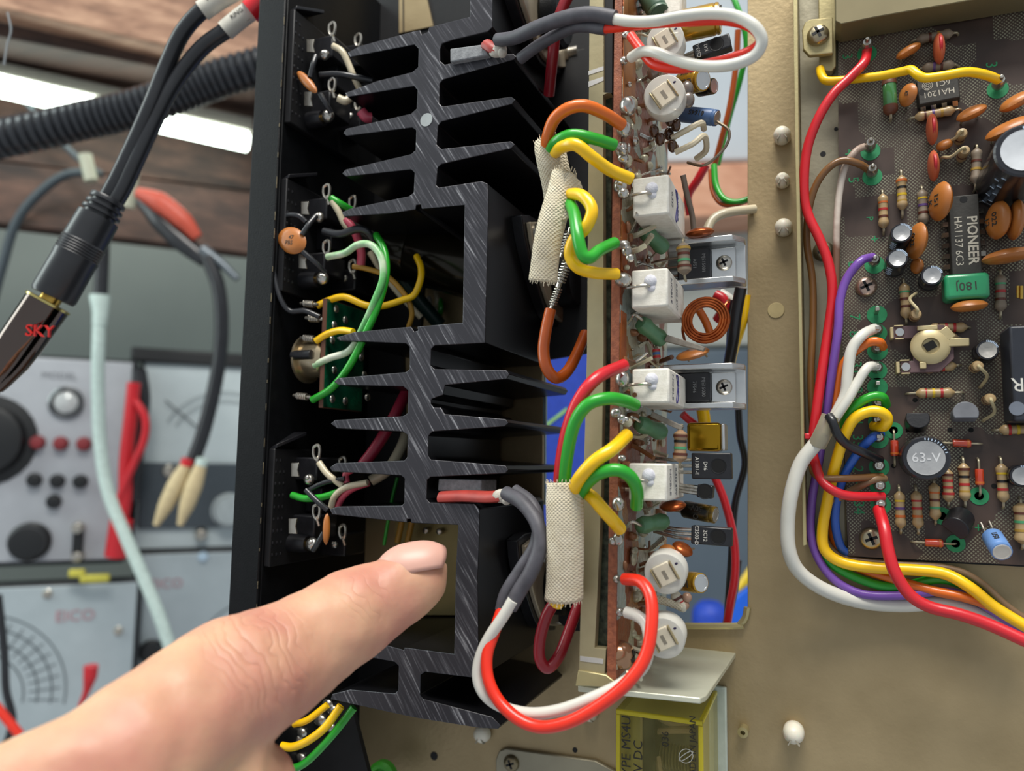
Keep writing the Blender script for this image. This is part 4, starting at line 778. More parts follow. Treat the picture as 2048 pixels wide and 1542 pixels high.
# ------------------------------------------------------------------ rear terminals
XI = XI0
def terminal(dx, dy, label, s=1.0):
    f = lambda x, y, Y: px(615 + (x - 615)*1.0 + dx, 150 + (y - 150)*s + dy, Y)
    t = thing('terminal_block', label, 'terminal', f(590, 270, 165)); z0 = f(590, 268, 165).z; z1 = f(590, 52, 165).z
    m = MB(); m.box((XI, 158.2, z0), (XI + 2.0, 190, z1)); ob('base_plate', m, PLASM, t, bevel=.3)
    m = MB(); pl_ = [(XI + .1, 158.6, z1 + .2), (XI + 2.2, 158.6, z1 + 1.2), (XI + 4.4, 168, z1 + 4.8), (XI + .1, 168, z1 + 4.8)]; m.prism([Vector(p) for p in pl_], [Vector(p) + Vector((0, 0, -1)) for p in pl_]); ob('side_ear', m, PLAS, t, bevel=.15)
    m = MB()
    for k in range(26): m.ball(Vector((XI + 1.9, 159 + (k % 3)*1.6, z0 + (z1 - z0)*(.1 + .8*(k // 3)/8))), .4, 6, 0, (.8, 1, 1.3))
    ob('moulded_dots', m, PLAS, t, kind='stuff')
    for x, y0, y1, Y, Yb, lb in ((666, 68, 112, 167, 177, 0), (661, 178, 222, 167, 177, 0), (722, 85, 130, 180, 190, 0), (722, 212, 255, 180, 190, 0), (675, 125, 172, 172, 182, 0)):
        a = f(x, y0, Y); b = f(x, y1, Y); m = MB(); m.box((XI, Y, b.z), (a.x, Yb, a.z)); ob('socket_body', m, PLAS, t, bevel=.45)
    for x0, x1, y0, y1 in ((613, 628, 78, 104), (608, 624, 183, 212)):
        m = MB(); m.sheet([tuple(v) for v in ((x0 + dx, 150 + (y0-150)*s + dy), (x1 + dx, 150 + (y0-150)*s + dy), (x1 - 3 + dx, 150 + ((y0+y1)/2-150)*s + dy), (x1 + dx, 150 + (y1-150)*s + dy), (x0 + dx, 150 + (y1-150)*s + dy))], 162, 162.6); ob('spring_clip', m, STEEL, t, bevel=.12)
    a = f(592, 236, 165); b = f(640, 232, 165); M = Vector((b.x - XI, 0, 0)); m = MB(); m.lathe([(2.4, 0), (2.4, b.x - XI - 3), (2.1, b.x - XI)], 22, Matrix.Translation((XI, 166.5, b.z)) @ Matrix.Rotation(PI/2, 4, 'Y')); ob('ground_barrel', m, PLAS, t)
    m = MB(); m.lathe([(1.0, 0), (1.0, 1.9)], 14, Matrix.Translation((b.x, 166.5, b.z)) @ Matrix.Rotation(PI/2, 4, 'Y')); ob('brass_stub', m, BRASS, t)
    for x, y, r, Y in ((656, 232, 1.85, 165), (649, 110, 1.5, 164), (700, 232, 1.1, 178)):
        m = MB(); m.ball(f(x, y, Y), r, 14, 0, (1, .8, 1)); m.ball(f(x - 3, y - 4, Y - .8), r*.5, 10); ob('solder_blob', m, SOLD, t)
    for x, y, Y in ((664, 60, 164), (664, 172, 164), (716, 82, 177), (716, 210, 177)):
        p = f(x, y, Y); m = MB(); m.tube([p + Vector((-1.0, 0, 1.6)), p + Vector((.2, 0, 2.2)), p + Vector((1, 0, 1.2)), p + Vector((.8, 0, -1.2)), p + Vector((-.2, 0, -1.6)), p + Vector((-1.0, 0, -.2)), p + Vector((-1, 0, 1.6))], .42, 7, res=3); m.tube([p + Vector((0, 0, -1)), p + Vector((.6, .5, -3.4))], .45, 7, res=1); ob('solder_lug', m, STEEL, t)
    return t
terminal(0, 0, 'black rear terminal block at the top, above the green and yellow wires')
terminal(-11, 325, 'black rear terminal block in the middle, beside the flat orange capacitor')
terminal(-31, 852, 'black rear terminal block nearest the pointing finger', 1.06)
def flatcap(x, y, a, b, th, rot, label, mark=None, faceang=0, Y=162):
    p = px(x, y, Y); M = frame(p, rot) @ Matrix.Rotation(faceang, 4, 'X'); t = thing('ceramic_capacitor', label, 'capacitor', p, 'orange ceramic capacitors on the rear terminals', M)
    m = MB(); m.lathe([(.05, -th), (a*.55, -th*.9), (a*.88, -th*.5), (a, 0), (a*.88, th*.5), (a*.55, th*.9), (.05, th)], 28, Matrix.Diagonal((1, b/a, 1, 1))); bd = ob('body', m, CER, t, False)
    if mark:
        for k, s_ in enumerate(mark): text(s_, 1.6, Matrix.Translation((.3, -.2 + .9 - k*1.5, th*.93)) @ Matrix.Rotation(.3, 4, 'Z'), INK, bd, False, ext=.1)
flatcap(614, 164, 5.0, 1.35, 1.0, -.82, 'orange ceramic capacitor seen edge-on at the top rear terminal', Y=160)
flatcap(584, 481, 5.0, 3.5, 1.2, -.45, 'round flat orange ceramic capacitor marked 47 at the middle rear terminal', ['47', 'PBS'], Y=158.5)
flatcap(653, 1058, 4.0, .95, .9, PI/2, 'thin orange ceramic capacitor hanging at the lowest rear terminal', Y=161)
GL = 'black sleeved capacitor legs'
for lb, pts in (('black sleeved leg above the top edge-on orange capacitor', [(632, 112, 161), (626, 130, 160), (620, 155, 160)]), ('black sleeved leg below the top edge-on orange capacitor', [(640, 188, 160), (651, 207, 161), (662, 225, 163)]),
                ('black sleeved leg above the round flat orange capacitor', [(632, 432, 161), (617, 450, 159), (604, 470, 158)]), ('black sleeved leg below the round flat orange capacitor', [(605, 503, 158), (630, 525, 160), (650, 545, 163)]),
                ('black sleeved leg above the thin orange capacitor', [(612, 980, 160), (635, 1003, 160), (655, 1020, 161)]), ('black sleeved leg below the thin orange capacitor', [(648, 1065, 161), (637, 1085, 161), (627, 1100, 162)])):
    wire(lb, pts, .75, 'black', GL, nm='sleeved_leg', cat='capacitor leg', n=10)
for lb, pts, r, c_ in (
  ('cream wire curving from the top terminal lug behind the upper fin', [(667, 92, 164), (684, 103, 164), (697, 128, 165), (708, 155, 166), (718, 176, 168)], .9, 'cream'),
  ('black wire crossing from the top terminal to the fins', [(640, 150, 163), (670, 148, 164), (700, 152, 165), (745, 162, 168)], .85, 'black'),
  ('short cream stub at the top terminal', [(676, 196, 164), (690, 202, 165), (700, 196, 166)], 1.1, 'cream'),
  ('pink beadlike wire end under the top terminal', [(722, 222, 166), (732, 234, 167), (742, 236, 168)], 1.5, 'pink'),
  ('short green wire at the middle terminal lug', [(662, 396, 164), (678, 406, 165), (702, 420, 168)], 1.0, 'green'),
  ('cream wire dropping from the middle terminal lug', [(664, 402, 164), (678, 425, 165), (690, 450, 166), (712, 470, 168)], .9, 'cream'),
  ('pink wire tucked under the middle terminal', [(690, 440, 166), (708, 460, 167), (722, 500, 168), (722, 530, 169)], 1.2, 'pink'),
  ('thick glossy black wire arching at the middle terminal', [(648, 463, 162), (680, 468, 162), (712, 459, 163), (732, 462, 164), (750, 485, 167)], 1.05, 'black'),
  ('white and green wire arching from the middle terminal down to the small green board', [(655, 514, 163), (690, 506, 162), (715, 490, 161), (742, 490, 161), (762, 515, 161), (766, 555, 161), (750, 600, 161), (728, 650, 162), (700, 700, 163), (660, 716, 164), (628, 731, 164)], .95, mat('green_white_insulation', '#5fae62', .35, 0, '#d8dcc8', 60, .12)),
  ('long green wire sweeping down over the small green board', [(752, 470, 166), (768, 500, 164), (772, 550, 163), (756, 610, 162), (730, 670, 162), (700, 730, 162), (665, 775, 163), (625, 800, 164)], 1.0, 'green'),
  ('thin yellow and white wire at the small green board', [(632, 682, 164), (655, 668, 164), (680, 661, 163), (706, 664, 162)], .95, 'yellow'),
  ('black wire hooked round the left of the flat orange capacitor', [(556, 462, 159), (558, 444, 159), (575, 431, 159), (597, 432, 159), (612, 444, 160)], .75, 'black'),
  ('long black wire running down the inner edge of the rear panel', [(547, 530, 158), (550, 560, 158), (562, 600, 158.5), (580, 622, 160), (610, 622, 161), (640, 634, 162)], .75, 'black'),
  ('cream wire from the lowest terminal lug', [(638, 925, 163), (655, 948, 163), (685, 972, 164)], .85, 'cream'),
  ('pink wire curling at the lowest terminal', [(710, 937, 165), (692, 948, 165), (694, 966, 165)], .9, 'pink'),
  ('green wire lying across the lowest terminal', [(584, 990, 162), (610, 997, 162), (645, 994, 163), (676, 984, 164)], .9, 'green'),
  ('black wire lying above the green one at the lowest terminal', [(618, 980, 163), (650, 965, 163), (690, 957, 164)], .7, 'black'),
  ('cream wire bending down from the clear sleeve at the lowest terminal', [(662, 1014, 164), (670, 992, 163), (692, 975, 163), (735, 965, 164)], .85, 'cream'),
  ('pink wire bending down from the clear sleeve at the lowest terminal', [(675, 1014, 165), (686, 994, 164), (705, 978, 164), (738, 966, 165)], .85, 'pink')):
    wire(lb, pts, r, c_, n=10)
# small green board with wrapped posts and a nickel socket
xg = px(650, 700, 164).x; zg0 = px(650, 815, 164).z; zg1 = px(652, 597, 164).z
m = MB(); m.box((xg - 1.3, 164, zg0), (xg, 182, zg1)); gb = ob('small_green_board', m, mat('brown_board_edge', '#5e3b2a', .6), label='small green circuit board edge-on between the middle and lowest terminals', cat='circuit board')
m = MB(); m.box((xg, 164.2, zg0 + .2), (xg + .15, 182, zg1 - .2)); ob('green_face', m, mat('glossy_green_mask', '#0f5a3d', .15, 0, '#082d22', 160, .3, .4, 900, coat=.8), gb)
for k, (x, y) in enumerate(((672, 618), (690, 640), (668, 650), (664, 680), (705, 665), (668, 740), (700, 730), (722, 715), (664, 775), (664, 798), (690, 802), (728, 750), (735, 795))):
    m = MB(); p = pX(x, y, xg + .1) if False else None
    r_ = RGT*(x-1024) + DWN*(y-771) + FWD*FPX; p = r_ * (xg / r_.x); m.ball(p, 1.15, 12, 0, (.6, 1, 1)); ob('solder_joint', m, SOLD, gb)
m = MB(); zc = px(604, 720, 168).z; MXx = Matrix.Translation((XI, 168, zc)) @ Matrix.Rotation(PI/2, 4, 'Y'); d_ = xg - 1.3 - XI
m.lathe([(6.6, 3.2), (6.6, 3.9), (5.2, 4.0), (5.2, d_ - 1.2), (4.2, d_ - .2)], 32, MXx); sk = ob('round_socket', m, mat('warm_nickel', '#c9b99a', .25, .85, '#a39377', 150, .5), label='round nickel socket mounted beside the small green board', cat='socket')
m = MB(); m.lathe([(1.3, 3), (1.3, 9), (1.1, 9.2)], 16, Matrix.Translation((XI, 162.5, zc + .5)) @ Matrix.Rotation(PI/2, 4, 'Y')); ob('black_screw', m, PLAS, sk)
for k, (x, y, lb) in enumerate(((618, 608, 'below the middle terminal'), (628, 637, 'at the end of the long black wire'), (618, 677, 'at the end of the yellow and white wire'), (613, 724, 'at the end of the white and green wire'), (604, 793, 'at the end of the long green wire'))):
    p = px(x, y, 164); spring('wrapped_post', 'silver wire-wrapped post ' + lb, p - Vector((1.6, 0, -.2)), p + Vector((1.8, 0, -.2)), .85, 6, STEEL, 'terminal post', .2)
# lower left: second switch board under the finger
m = MB(); m.sheet([(566, 1420), (700, 1402), (740, 1560), (560, 1590)], 176, 177.5); lb_ = ob('lower_switch_board', m, PLASM, label='dark switch board with solder joints below the hand', cat='circuit board')
for x, y in ((595, 1478), (603, 1465), (665, 1420), (655, 1408), (660, 1455), (602, 1515), (590, 1540), (640, 1440), (590, 1425)):
    m = MB(); m.ball(px(x, y, 175.6), 1.2 + random.random()*.6, 10, 0, (1.2, .6, .9)); ob('solder_joint', m, SOLD, lb_)
wire('yellow wire crossing below the hand', [(564, 1492, 163), (585, 1494, 163), (615, 1482, 163), (650, 1455, 163), (682, 1412, 165)], 1.05, 'yellow')
wire('green wire crossing below the hand', [(562, 1530, 164), (585, 1536, 164), (615, 1522, 164), (665, 1470, 164), (708, 1415, 166)], 1.0, 'green')
wire('short yellow striped wire just under the hand', [(588, 1448, 166), (615, 1440, 166), (655, 1410, 168)], .9, 'yellow')
p = px(545, 1526, 163); spring('wrapped_post', 'silver wire-wrapped post below the hand at the bottom edge', p - Vector((2.2, 0, 1)), p + Vector((1.8, 0, 1)), .95, 7, STEEL, 'terminal post', .22)
m = MB(); M = frame(px(770, 1550, 196)); m.lathe([(4.4, 0), (4.4, 2), (3.6, 2.6), (2.6, 2.5), (2.4, .3)], 30, M); ob('green_grommet', m, mat('bright_green_plastic', '#3f9a2c', .4), label='bright green round grommet at the bottom edge of the photo', cat='grommet')

# ------------------------------------------------------------------ relay
rl = px(1232, 1422, 178); rr = px(1405, 1440, 178); x0, x1 = rl.x, rr.x; zt2 = (rl.z + rr.z)/2; zb2 = zt2 - 30
t = thing('relay', 'relay in a clear yellow box at the bottom edge', 'relay', Vector(((x0+x1)/2, 191, zb2)))
YEL = clear('clear_yellow_plastic', '#fefdf0', .96, .04, '#ece294'); YELE = clear('clear_yellow_edge', '#fcf6b0', .5, .08, '#f4e23e')
for nm, a, b in (('front_wall', (x0, 178, zb2), (x1, 179, zt2)), ('top_wall', (x0, 179, zt2 - 1), (x1, 203, zt2)), ('right_wall', (x1 - 1, 179, zb2), (x1, 203, zt2 - 1)), ('left_wall', (x0, 179, zb2), (x0 + 1, 203, zt2 - 1))):
    m = MB(); m.box(a, b); ob(nm, m, YEL, t)
m = MB()
for a, b in (((x0, 177.9, zt2 - 1), (x1, 178.9, zt2 + .05)), ((x0 - .05, 177.9, zb2), (x0 + 1, 178.9, zt2 - 1)), ((x1 - 1, 177.9, zb2), (x1 + .05, 178.9, zt2 - 1)), ((x1 - 1, 179, zt2 - 1), (x1 + .06, 203, zt2 + .06))): m.box(a, b)
ob('moulded_edge', m, YELE, t, bevel=.25)
m = MB(); m.box((x0 + 2, 203, zb2), (x1 + 2.2, 204.6, zt2 + 1)); ob('base', m, mat('pale_base_plastic', '#c6d0c4', .5), t, bevel=.4)
m = MB(); m.box((x0 + 5, 198, zb2 + 2), (x1 - 2, 200, zt2 - 3)); ob('frame', m, mat('grey_brown_frame', '#6f6655', .6), t, bevel=.3)
cx = (x0 + x1)/2 + 1.5; zc = zt2 - 13
for k in range(13):
    m = MB(); m.lathe([(2.6, 0), (3.0, .25), (2.6, .5)], 18, Matrix.Translation((cx - 5 + k*.75, 190, zc)) @ Matrix.Rotation(PI/2, 4, 'Y')); ob('spring_turn', m, mat('dull_spring', '#a89c80', .4, .6), t)
for k, pts in enumerate(([(x0+6, 188, zt2-3), (x0+12, 187, zt2-4.5), (x1-3, 187, zt2-3)], [(x0+6, 187, zt2-7), (x0+12, 186, zt2-5.5), (x1-4, 186, zt2-5)], [(x0+6, 187, zc-1), (x0+8, 186, zc-6), (cx, 186, zc-10), (x1-3, 186, zc-12)], [(x0+8, 186, zc+1), (cx-2, 185, zc-3), (cx+4, 185, zc-7)])):
    m = MB(); m.tube([Vector(p) for p in pts], .75, 8); ob('pink_lead', m, mat('dusty_pink_lead', '#a8917c', .5), t)
m = MB(); m.box((x0 + 5, 183, zc - 12), (x0 + 8, 192, zt2 - 2)); ob('contact_block', m, PLASM, t, bevel=.5)
M0 = Matrix((Vector((0, 0, 1)), Vector((-1, 0, 0)), Vector((0, -1, 0)))).transposed().to_4x4()
for s_, x, y, sz in (('TYPE MS4U', 1253, 1500, 3.1), ('24 V DC', 1277, 1530, 3.0), ('036', 1331, 1478, 2.3), ('MADE IN JAPAN', 1386, 1498, 2.0)):
    M = M0.copy(); M.translation = px(x, y, 177.8); text(s_, sz, M, mat('black_print', '#26241c', .6), t, ext=.03)
for k in range(2):
    m = MB(); m.tube([px(1372 + 14*math.cos(a*PI/8 + k), 1512 + (14 - 4*k)*math.sin(a*PI/8), 177.8) for a in range(17)], .09, 5, res=1); ob('scribble', m, WHT, t)

# ------------------------------------------------------------------ tuner tray and board
m = MB(); m.sheet([(1586, -70), (1594, -70), (1598, 300), (1607, 800), (1613, 1090), (1606, 1092), (1600, 800), (1590, 300)], 193, 205); fl = ob('tray_flange', m, CHAS2, label='upright thin gold edge of the tuner tray beside the wires', cat='flange', bevel=.12)
m = MB(); m.sheet([(1597, -70), (1676, -70), (1690, 1090), (1616, 1090)], 203.2, 205); tr = ob('tuner_tray', m, TRAY, label='grey zinc strip of the tuner tray left of the tuner board', cat='tray')
for x, y, r in ((1646, 308, .7), (1672, 258, .5)):
    m = MB(); m.cyl(r, 0, .1, 14, frame(px(x, y, 203.2))); ob('drilled_hole', m, PLASM, tr)
screw_parts(tr, frame(px(1647, 503, 203.1)), 2.6, mat('dark_brass_screw', '#8b8066'))
m = MB(); m.sheet([(1636, -70), (1671, -70), (1672, 132), (1664, 142), (1650, 142), (1640, 132), (1638, 110)], 199.5, 202); tb = ob('tray_bracket', m, CHAS2, bevel=.25, label='gold tab bracket with a large cross screw at the top of the tuner tray', cat='bracket')
m = MB(); m.sheet([(1604, 60), (1610, 44), (1622, 38), (1666, 34), (1666, 106), (1618, 111), (1606, 98)], 196.5, 198); ob('tab', m, CHAS2, tb, bevel=.25); screw_parts(tb, frame(px(1636, 72, 196.5)), 2.7, mat('dull_gold_screw', '#b7ab8e', .3, .9), h=2.2)
HB = [(1676, -60), (1677, 300), (1682, 560), (1690, 920), (1696, 1112), (2150, 1136), (2150, -60)]
m = MB(); m.sheet(HB, 200, 201.6); tbo = ob('tuner_board', m, HATCH, label='large brown circuit board with cross-hatched traces and green numbers', cat='circuit board')
m = MB(); m.sheet([(1675, -60), (2150, -60), (2150, 1139), (1695, 1116)], 201.65, 204.8); ob('board_support', m, PLASM, tbo)
# overhanging shield
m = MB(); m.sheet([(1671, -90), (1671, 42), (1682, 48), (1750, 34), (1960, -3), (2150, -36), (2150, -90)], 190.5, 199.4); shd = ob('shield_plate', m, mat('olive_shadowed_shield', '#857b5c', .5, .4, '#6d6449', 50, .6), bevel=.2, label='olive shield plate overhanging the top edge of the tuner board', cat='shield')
screw_parts(tbo, frame(px(1714, 46, 200)), 2.2, mat('bright_brass_screw', '#c99b3a', .2, .95))
screw_parts(tbo, frame(px(1732, 574, 199.9)), 2.5, mat('pink_nickel_screw', '#c4a999', .25, .85)); screw_parts(tbo, frame(px(1742, 1077, 199.9)), 2.6, mat('dull_gold_screw', '#b7ab8e'))
def num(s_, x, y, sz=3.4, a=-PI/2): text(s_, sz, frame(px(x, y, 199.98), a), GRNP, tbo, name='printed_number')
for s_, x, y in (('3', 1694, 113), ('4', 1699, 305), ('5', 1706, 360), ('6', 1705, 528), ('7', 1709, 634), ('8', 1708, 668), ('31', 1712, 736), ('9', 1714, 780), ('10', 1715, 805), ('1', 1714, 845), ('35', 1715, 882), ('2', 1715, 938), ('14', 1714, 965), ('34', 1717, 1015), ('3', 1982, 130)): num(s_, x, y)
for s_, x, y, sz in (('+', 1748, 478, 3.2), ('+', 1955, 1055, 3), ('P', 1739, 437, 2.2)): num(s_, x, y, sz)
def padring(x, y, r=2.0):
    m = MB(); m.lathe([(r*.45, 0), (r*.5, .1), (r, .1), (r, 0)], 26, frame(px(x, y, 199.95)), sy=1); ob('green_ring', m, GRNP, tbo)
def pin(x, y, hh=6, sq=False, wrap=True, ring=True):
    p = px(x, y, 200 - hh); b = Vector((p.x, 200, p.z)); M = frame(b)
    if ring:
        m = MB(); m.cyl(2.25, 0, .12, 26, M @ Matrix.Translation((.2, -.4, 0))); ob('green_ring', m, GRNP, tbo)
    m = MB(); m.box((-.45, -.45, 0), (.45, .45, hh)) if sq else m.lathe([(.55, 0), (.55, hh*.85), (.4, hh)], 12); m.v = [M @ v for v in m.v]
    pn = ob('board_pin', m, STEEL, tbo, bevel=.1)
    if wrap:
        m = MB(); m.lathe([(1.2, 1.2), (1.35, 1.6), (1.25, 2.2), (1.3, hh*.62), (.9, hh*.75)], 18, M); ob('pin_solder', m, SOLD, pn)
for x, y, hh in ((1735, 76, 7), (1742, 278, 7), (1746, 330, 7), (1750, 514, 6), (1755, 655, 6), (1756, 692, 6), (1755, 732, 6), (1758, 802, 6), (1758, 838, 6), (1758, 873, 6), (1759, 931, 5), (1761, 971, 5), (1762, 1008, 5), (2004, 152, 6)): pin(x, y, hh, sq=y > 600)
for x, y in ((1755, 617), (1756, 766)): pin(x, y, 6, True, False)
for x, y in ((1787, 861), (1958, 992), (1911, 1087), (1884, 1032)): padring(x, y)
random.seed(5)
for x, y in ((1816, 860), (1900, 860), (1942, 860), (1822, 932), (1787, 932), (1988, 972), (1830, 800), (1690, 560)):
    m = MB(); m.cyl(.55, -.1, .06, 12, frame(px(x, y, 199.98))); ob('board_hole', m, mat('hole_dark', '#070707'), tbo)
# resistors
for a, b, bands, lb, kw in (
  ((1764, 382), (1767, 470), ['orange', 'red', 'brown'], 'tan resistor left of the one with a bright yellow band', {}),
  ((1801, 342), (1804, 437), ['orange', 'black', 'yellow', 'gold'], 'tan resistor with orange cap and bright yellow band', {}),
  ((1842, 374), (1847, 462), ['yellow', 'violet', 'brown'], 'brownish resistor with yellow top band left of the largest upper disc', dict(mt=RGRY)),
  ((1950, 295), (1947, 385), ['brown', 'gold'], 'grey resistor above the long sixteen-pin chip', dict(mt=RGRY, h=2.5)),
  ((1806, 558), (1812, 650), ['green', 'brown', 'brown'], 'tan resistor with green end below the two small silver-topped capacitors', {}),
  ((1998, 540), (1999, 638), ['green', 'red', 'brown'], 'grey green resistor right of the green film capacitor', dict(mt=RGRY)),
  ((1820, 88), (1916, 70), ['brown', 'gold'], 'grey resistor nearest the shield plate', dict(mt=RGRY, bl=8)),
  ((1835, 143), (1915, 134), ['violet', 'brown'], 'resistor half hidden behind the yellow wire', dict(mt=RGRY, bl=7)),
  ((1815, 242), (1922, 222), ['brown', 'violet', 'gold'], 'tan resistor just below the small eight-pin chip', {}),
  ((1848, 659), (1940, 656), ['brown', 'red', 'red'], 'tan resistor lying above the cream trimmer', dict(bl=8)),
  ((1812, 788), (1926, 786), ['red', 'yellow', 'red'], 'tan resistor lying below the cream trimmer', dict(bl=8)),
  ((1834, 741), (1922, 730), ['brown', 'red'], 'pale resistor mostly under the cream trimmer', dict(bl=7, h=1)),
  ((1870, 675), (1921, 676), ['red'], 'resistor end poking out between cream trimmer and its upper neighbour', dict(bl=4, h=1)),
  ((1984, 861), (2090, 858), ['red', 'yellow', 'red'], 'tan resistor lying under the big black box', {}),
  ((1797, 971), (1801, 1067), ['yellow', 'violet', 'orange'], 'resistor with yellow, violet and orange bands', {}),
  ((1830, 970), (1836, 1068), ['red', 'red', 'orange'], 'resistor with two red and one orange band', {}),
  ((1866, 956), (1870, 1049), ['orange', 'brown', 'green'], 'resistor with orange, brown and green bands', {}),
  ((1892, 928), (1896, 1013), ['brown', 'red', 'red', 'red'], 'resistor with a row of red bands beside the 63-V capacitor', {}),
  ((1924, 914), (1929, 1014), ['brown', 'black', 'red', 'gold'], 'resistor with brown cap, black and red bands', {}),
  ((1999, 914), (2005, 1017), ['yellow', 'black', 'red'], 'resistor with wide yellow and black bands', {}),
  ((2038, 994), (2043, 1098), ['brown', 'green', 'gold'], 'large tan resistor at the right edge near the blue capacitor', dict(r=1.6, bl=9))):
    resist(a, b, bands, lb, **kw)
mat('glass_red', '#c8452a', .15, 0, '#a53318', 300, .5, coat=.8)
for a, b, lb in (((1787, 860), (1789, 933), 'red glass diode upright left of the 63-V capacitor'), ((1880, 886), (1964, 888), 'red glass diode lying right of the 63-V capacitor'), ((1955, 916), (1959, 992), 'red glass diode upright between two rows of resistors'), ((1822, 1083), (1912, 1087), 'red glass diode lying near the bottom edge of the tuner board')):
    A, B = px(*a, 200), px(*b, 200); d = B - A; t = thing('glass_diode', lb, 'diode', (A+B)/2, 'red glass diodes on the tuner board', frame((A+B)/2, math.atan2(d.z, d.x))); L_ = d.length
    MX = Matrix.Translation((0, 0, 1.2)) @ Matrix.Rotation(PI/2, 4, 'Y'); m = MB(); m.lathe([(.3, -1.9), (.8, -1.8), (.9, -1.5), (.9, 1.5), (.8, 1.8), (.3, 1.9)], 16, MX); bd = ob('glass_body', m, MAT['glass_red'], t, False)
    m = MB(); m.cyl(.94, 1.0, 1.5, 16, MX); ob('color_band', m, BAND['orange'], bd, False, label='orange band')
    for s_ in (-1, 1):
        m = MB(); m.tube([(s_*1.8, 0, 1.2), (s_*(L_/2 - .6), 0, 1.1), (s_*L_/2, 0, -.1)], .26, 7); ob('lead', m, MAT['dull_lead'], t, False)
for x, y, a, th, an, ln, lb, kw in (
  (1881, 403, 4.6, 1.5, PI/2 - .05, .42, 'largest upper orange disc, left of the sixteen-pin chip', dict(mark=['151', 'K'])),
  (1834, 482, 4.4, 1.4, PI/2 - .1, .38, 'orange disc touching the upper small silver-topped capacitor', dict(mark=['022', '50'])),
  (1996, 440, 4.4, 1.4, PI/2, .42, 'orange disc right of the sixteen-pin chip, left of two', dict(mark=['022', '12'])),
  (2031, 440, 4.6, 1.4, PI/2 - .1, .1, 'orange disc at the right edge, right of two', {}),
  (2016, 512, 5.2, 1.5, .12, .1, 'orange disc lying level below the pair of discs at the right edge', {}),
  (1938, 612, 3.8, 1.3, .05, .15, 'orange disc directly under the green film capacitor', {}),
  (1834, 532, 1.9, 1.0, PI/2, .7, 'small orange bead with long legs between two silver-topped capacitors', {}),
  (1889, 290, 1.9, 1.1, .4, .5, 'small orange bead between two red-striped discs', {}),
  (1816, 190, 2.8, 1.1, PI/2 - .05, .75, 'orange disc left of the small eight-pin chip', dict(mark=['47'])),
  (1817, 102, 3.0, 1.2, .45, .35, 'orange disc tilted above the yellow wire', {}),
  (1943, 226, 3.3, 1.3, .4, .45, 'orange disc right below the small eight-pin chip', {}),
  (2032, 203, 3.6, 1.4, .5, .4, 'rust disc at the right edge, upper of the two', {}),
  (2018, 257, 5.0, 1.6, .38, .35, 'large rust disc next to the big white-topped capacitor', {})):
    disc(x, y, a, th, an, ln, lb, **kw)
for x, y, lb in ((1878, 97, 'red-striped disc above the yellow wire'), (1864, 259, 'red-striped disc below the small eight-pin chip'), (1867, 332, 'red-striped disc lowest of three, above the largest disc')):
    disc(x, y, 3.7, 1.15, PI/2 + .02, .02, lb, CERR, h=3.6, stripe=True)
# standing looped resistors
def loopres(x, y, h, label, end):
    p = px(x, y, 200 - h); b = Vector((p.x, 200, p.z)); t = thing('standing_resistor', label, 'resistor', b, 'upright looped resistors on the tuner board', frame(b)); e = px(*end, 200); q = frame(b).inverted() @ e
    m = MB(); m.lathe([(.4, 0.6), (1.0, 1.0), (1.2, 1.8), (1.05, 2.8), (1.05, h - 2), (1.25, h - 1.2), (1.0, h - .2), (.3, h)], 16); bd = ob('body', m, RTAN, t, False)
    m = MB(); m.cyl(1.1, h*.45, h*.55, 16); ob('color_band', m, BAND['brown'], bd, False, label='brown band')
    m = MB(); m.tube([(0, 0, h - .1), (q.x*.15, q.y*.15, h + .9), (q.x*.6 - q.y*.25, q.y*.6 + q.x*.25, h*.8), (q.x*.95, q.y*.95, h*.35), (q.x, q.y, 0)], .36, 8); ob('looped_lead', m, mat('cream_lead', '#b9ab84', .5), t, False)
for x, y, e, lb in ((1925, 264, (1897, 290), 'upright looped resistor right of the middle red-striped disc'), (1930, 299, (1880, 322), 'upright resistor with straight slanting lead above the grey resistor'), (1833, 627, (1830, 588), 'upright bead resistor with bent lead above the cream trimmer'), (1957, 731, (1960, 775), 'upright resistor below the small black capacitor near the big black box'), (1982, 797, (1966, 842), 'upright resistor with hooked lead left of the big black box')):
    loopres(x, y, 6.5, lb, e)
# electrolytics
elec(1803, 466, 2.35, 9, 'black capacitor with silver top, upper of the pair left of the discs', txt=None, side=True)
elec(1795, 517, 2.3, 10, 'black capacitor with silver top and spiral print, lower of the pair', side=True)
elec(1864, 551, 2.35, 7, 'black capacitor with silver top beside the green film capacitor')
elec(1975, 700, 2.3, 6, 'scuffed black capacitor left of the big black box', mat('scuffed_top', '#b9b6b0', .5, .3, '#8f8d88', 900, .5))
elec(1852, 916, 4.9, 9, 'big black capacitor with silver top marked 63-V', txt='63-V')
elec(2050, 300, 5.6, 22, 'large black capacitor with white top at the right edge', mat('white_top', '#cdd0d4', .5), side=True)
elec(2044, 952, 2.4, 5, 'small dark capacitor at the right edge beside a yellow banded resistor')
cyl_between('electrolytic_capacitor', 'light blue capacitor leaning at the lower right of the tuner board', 'capacitor', px(1984, 1072, 196), px(2004, 1104, 190), 2.1, BLUF, end=mat('white_end', '#ddd6c8', .5), txt=['1/50'], tsize=1.5)
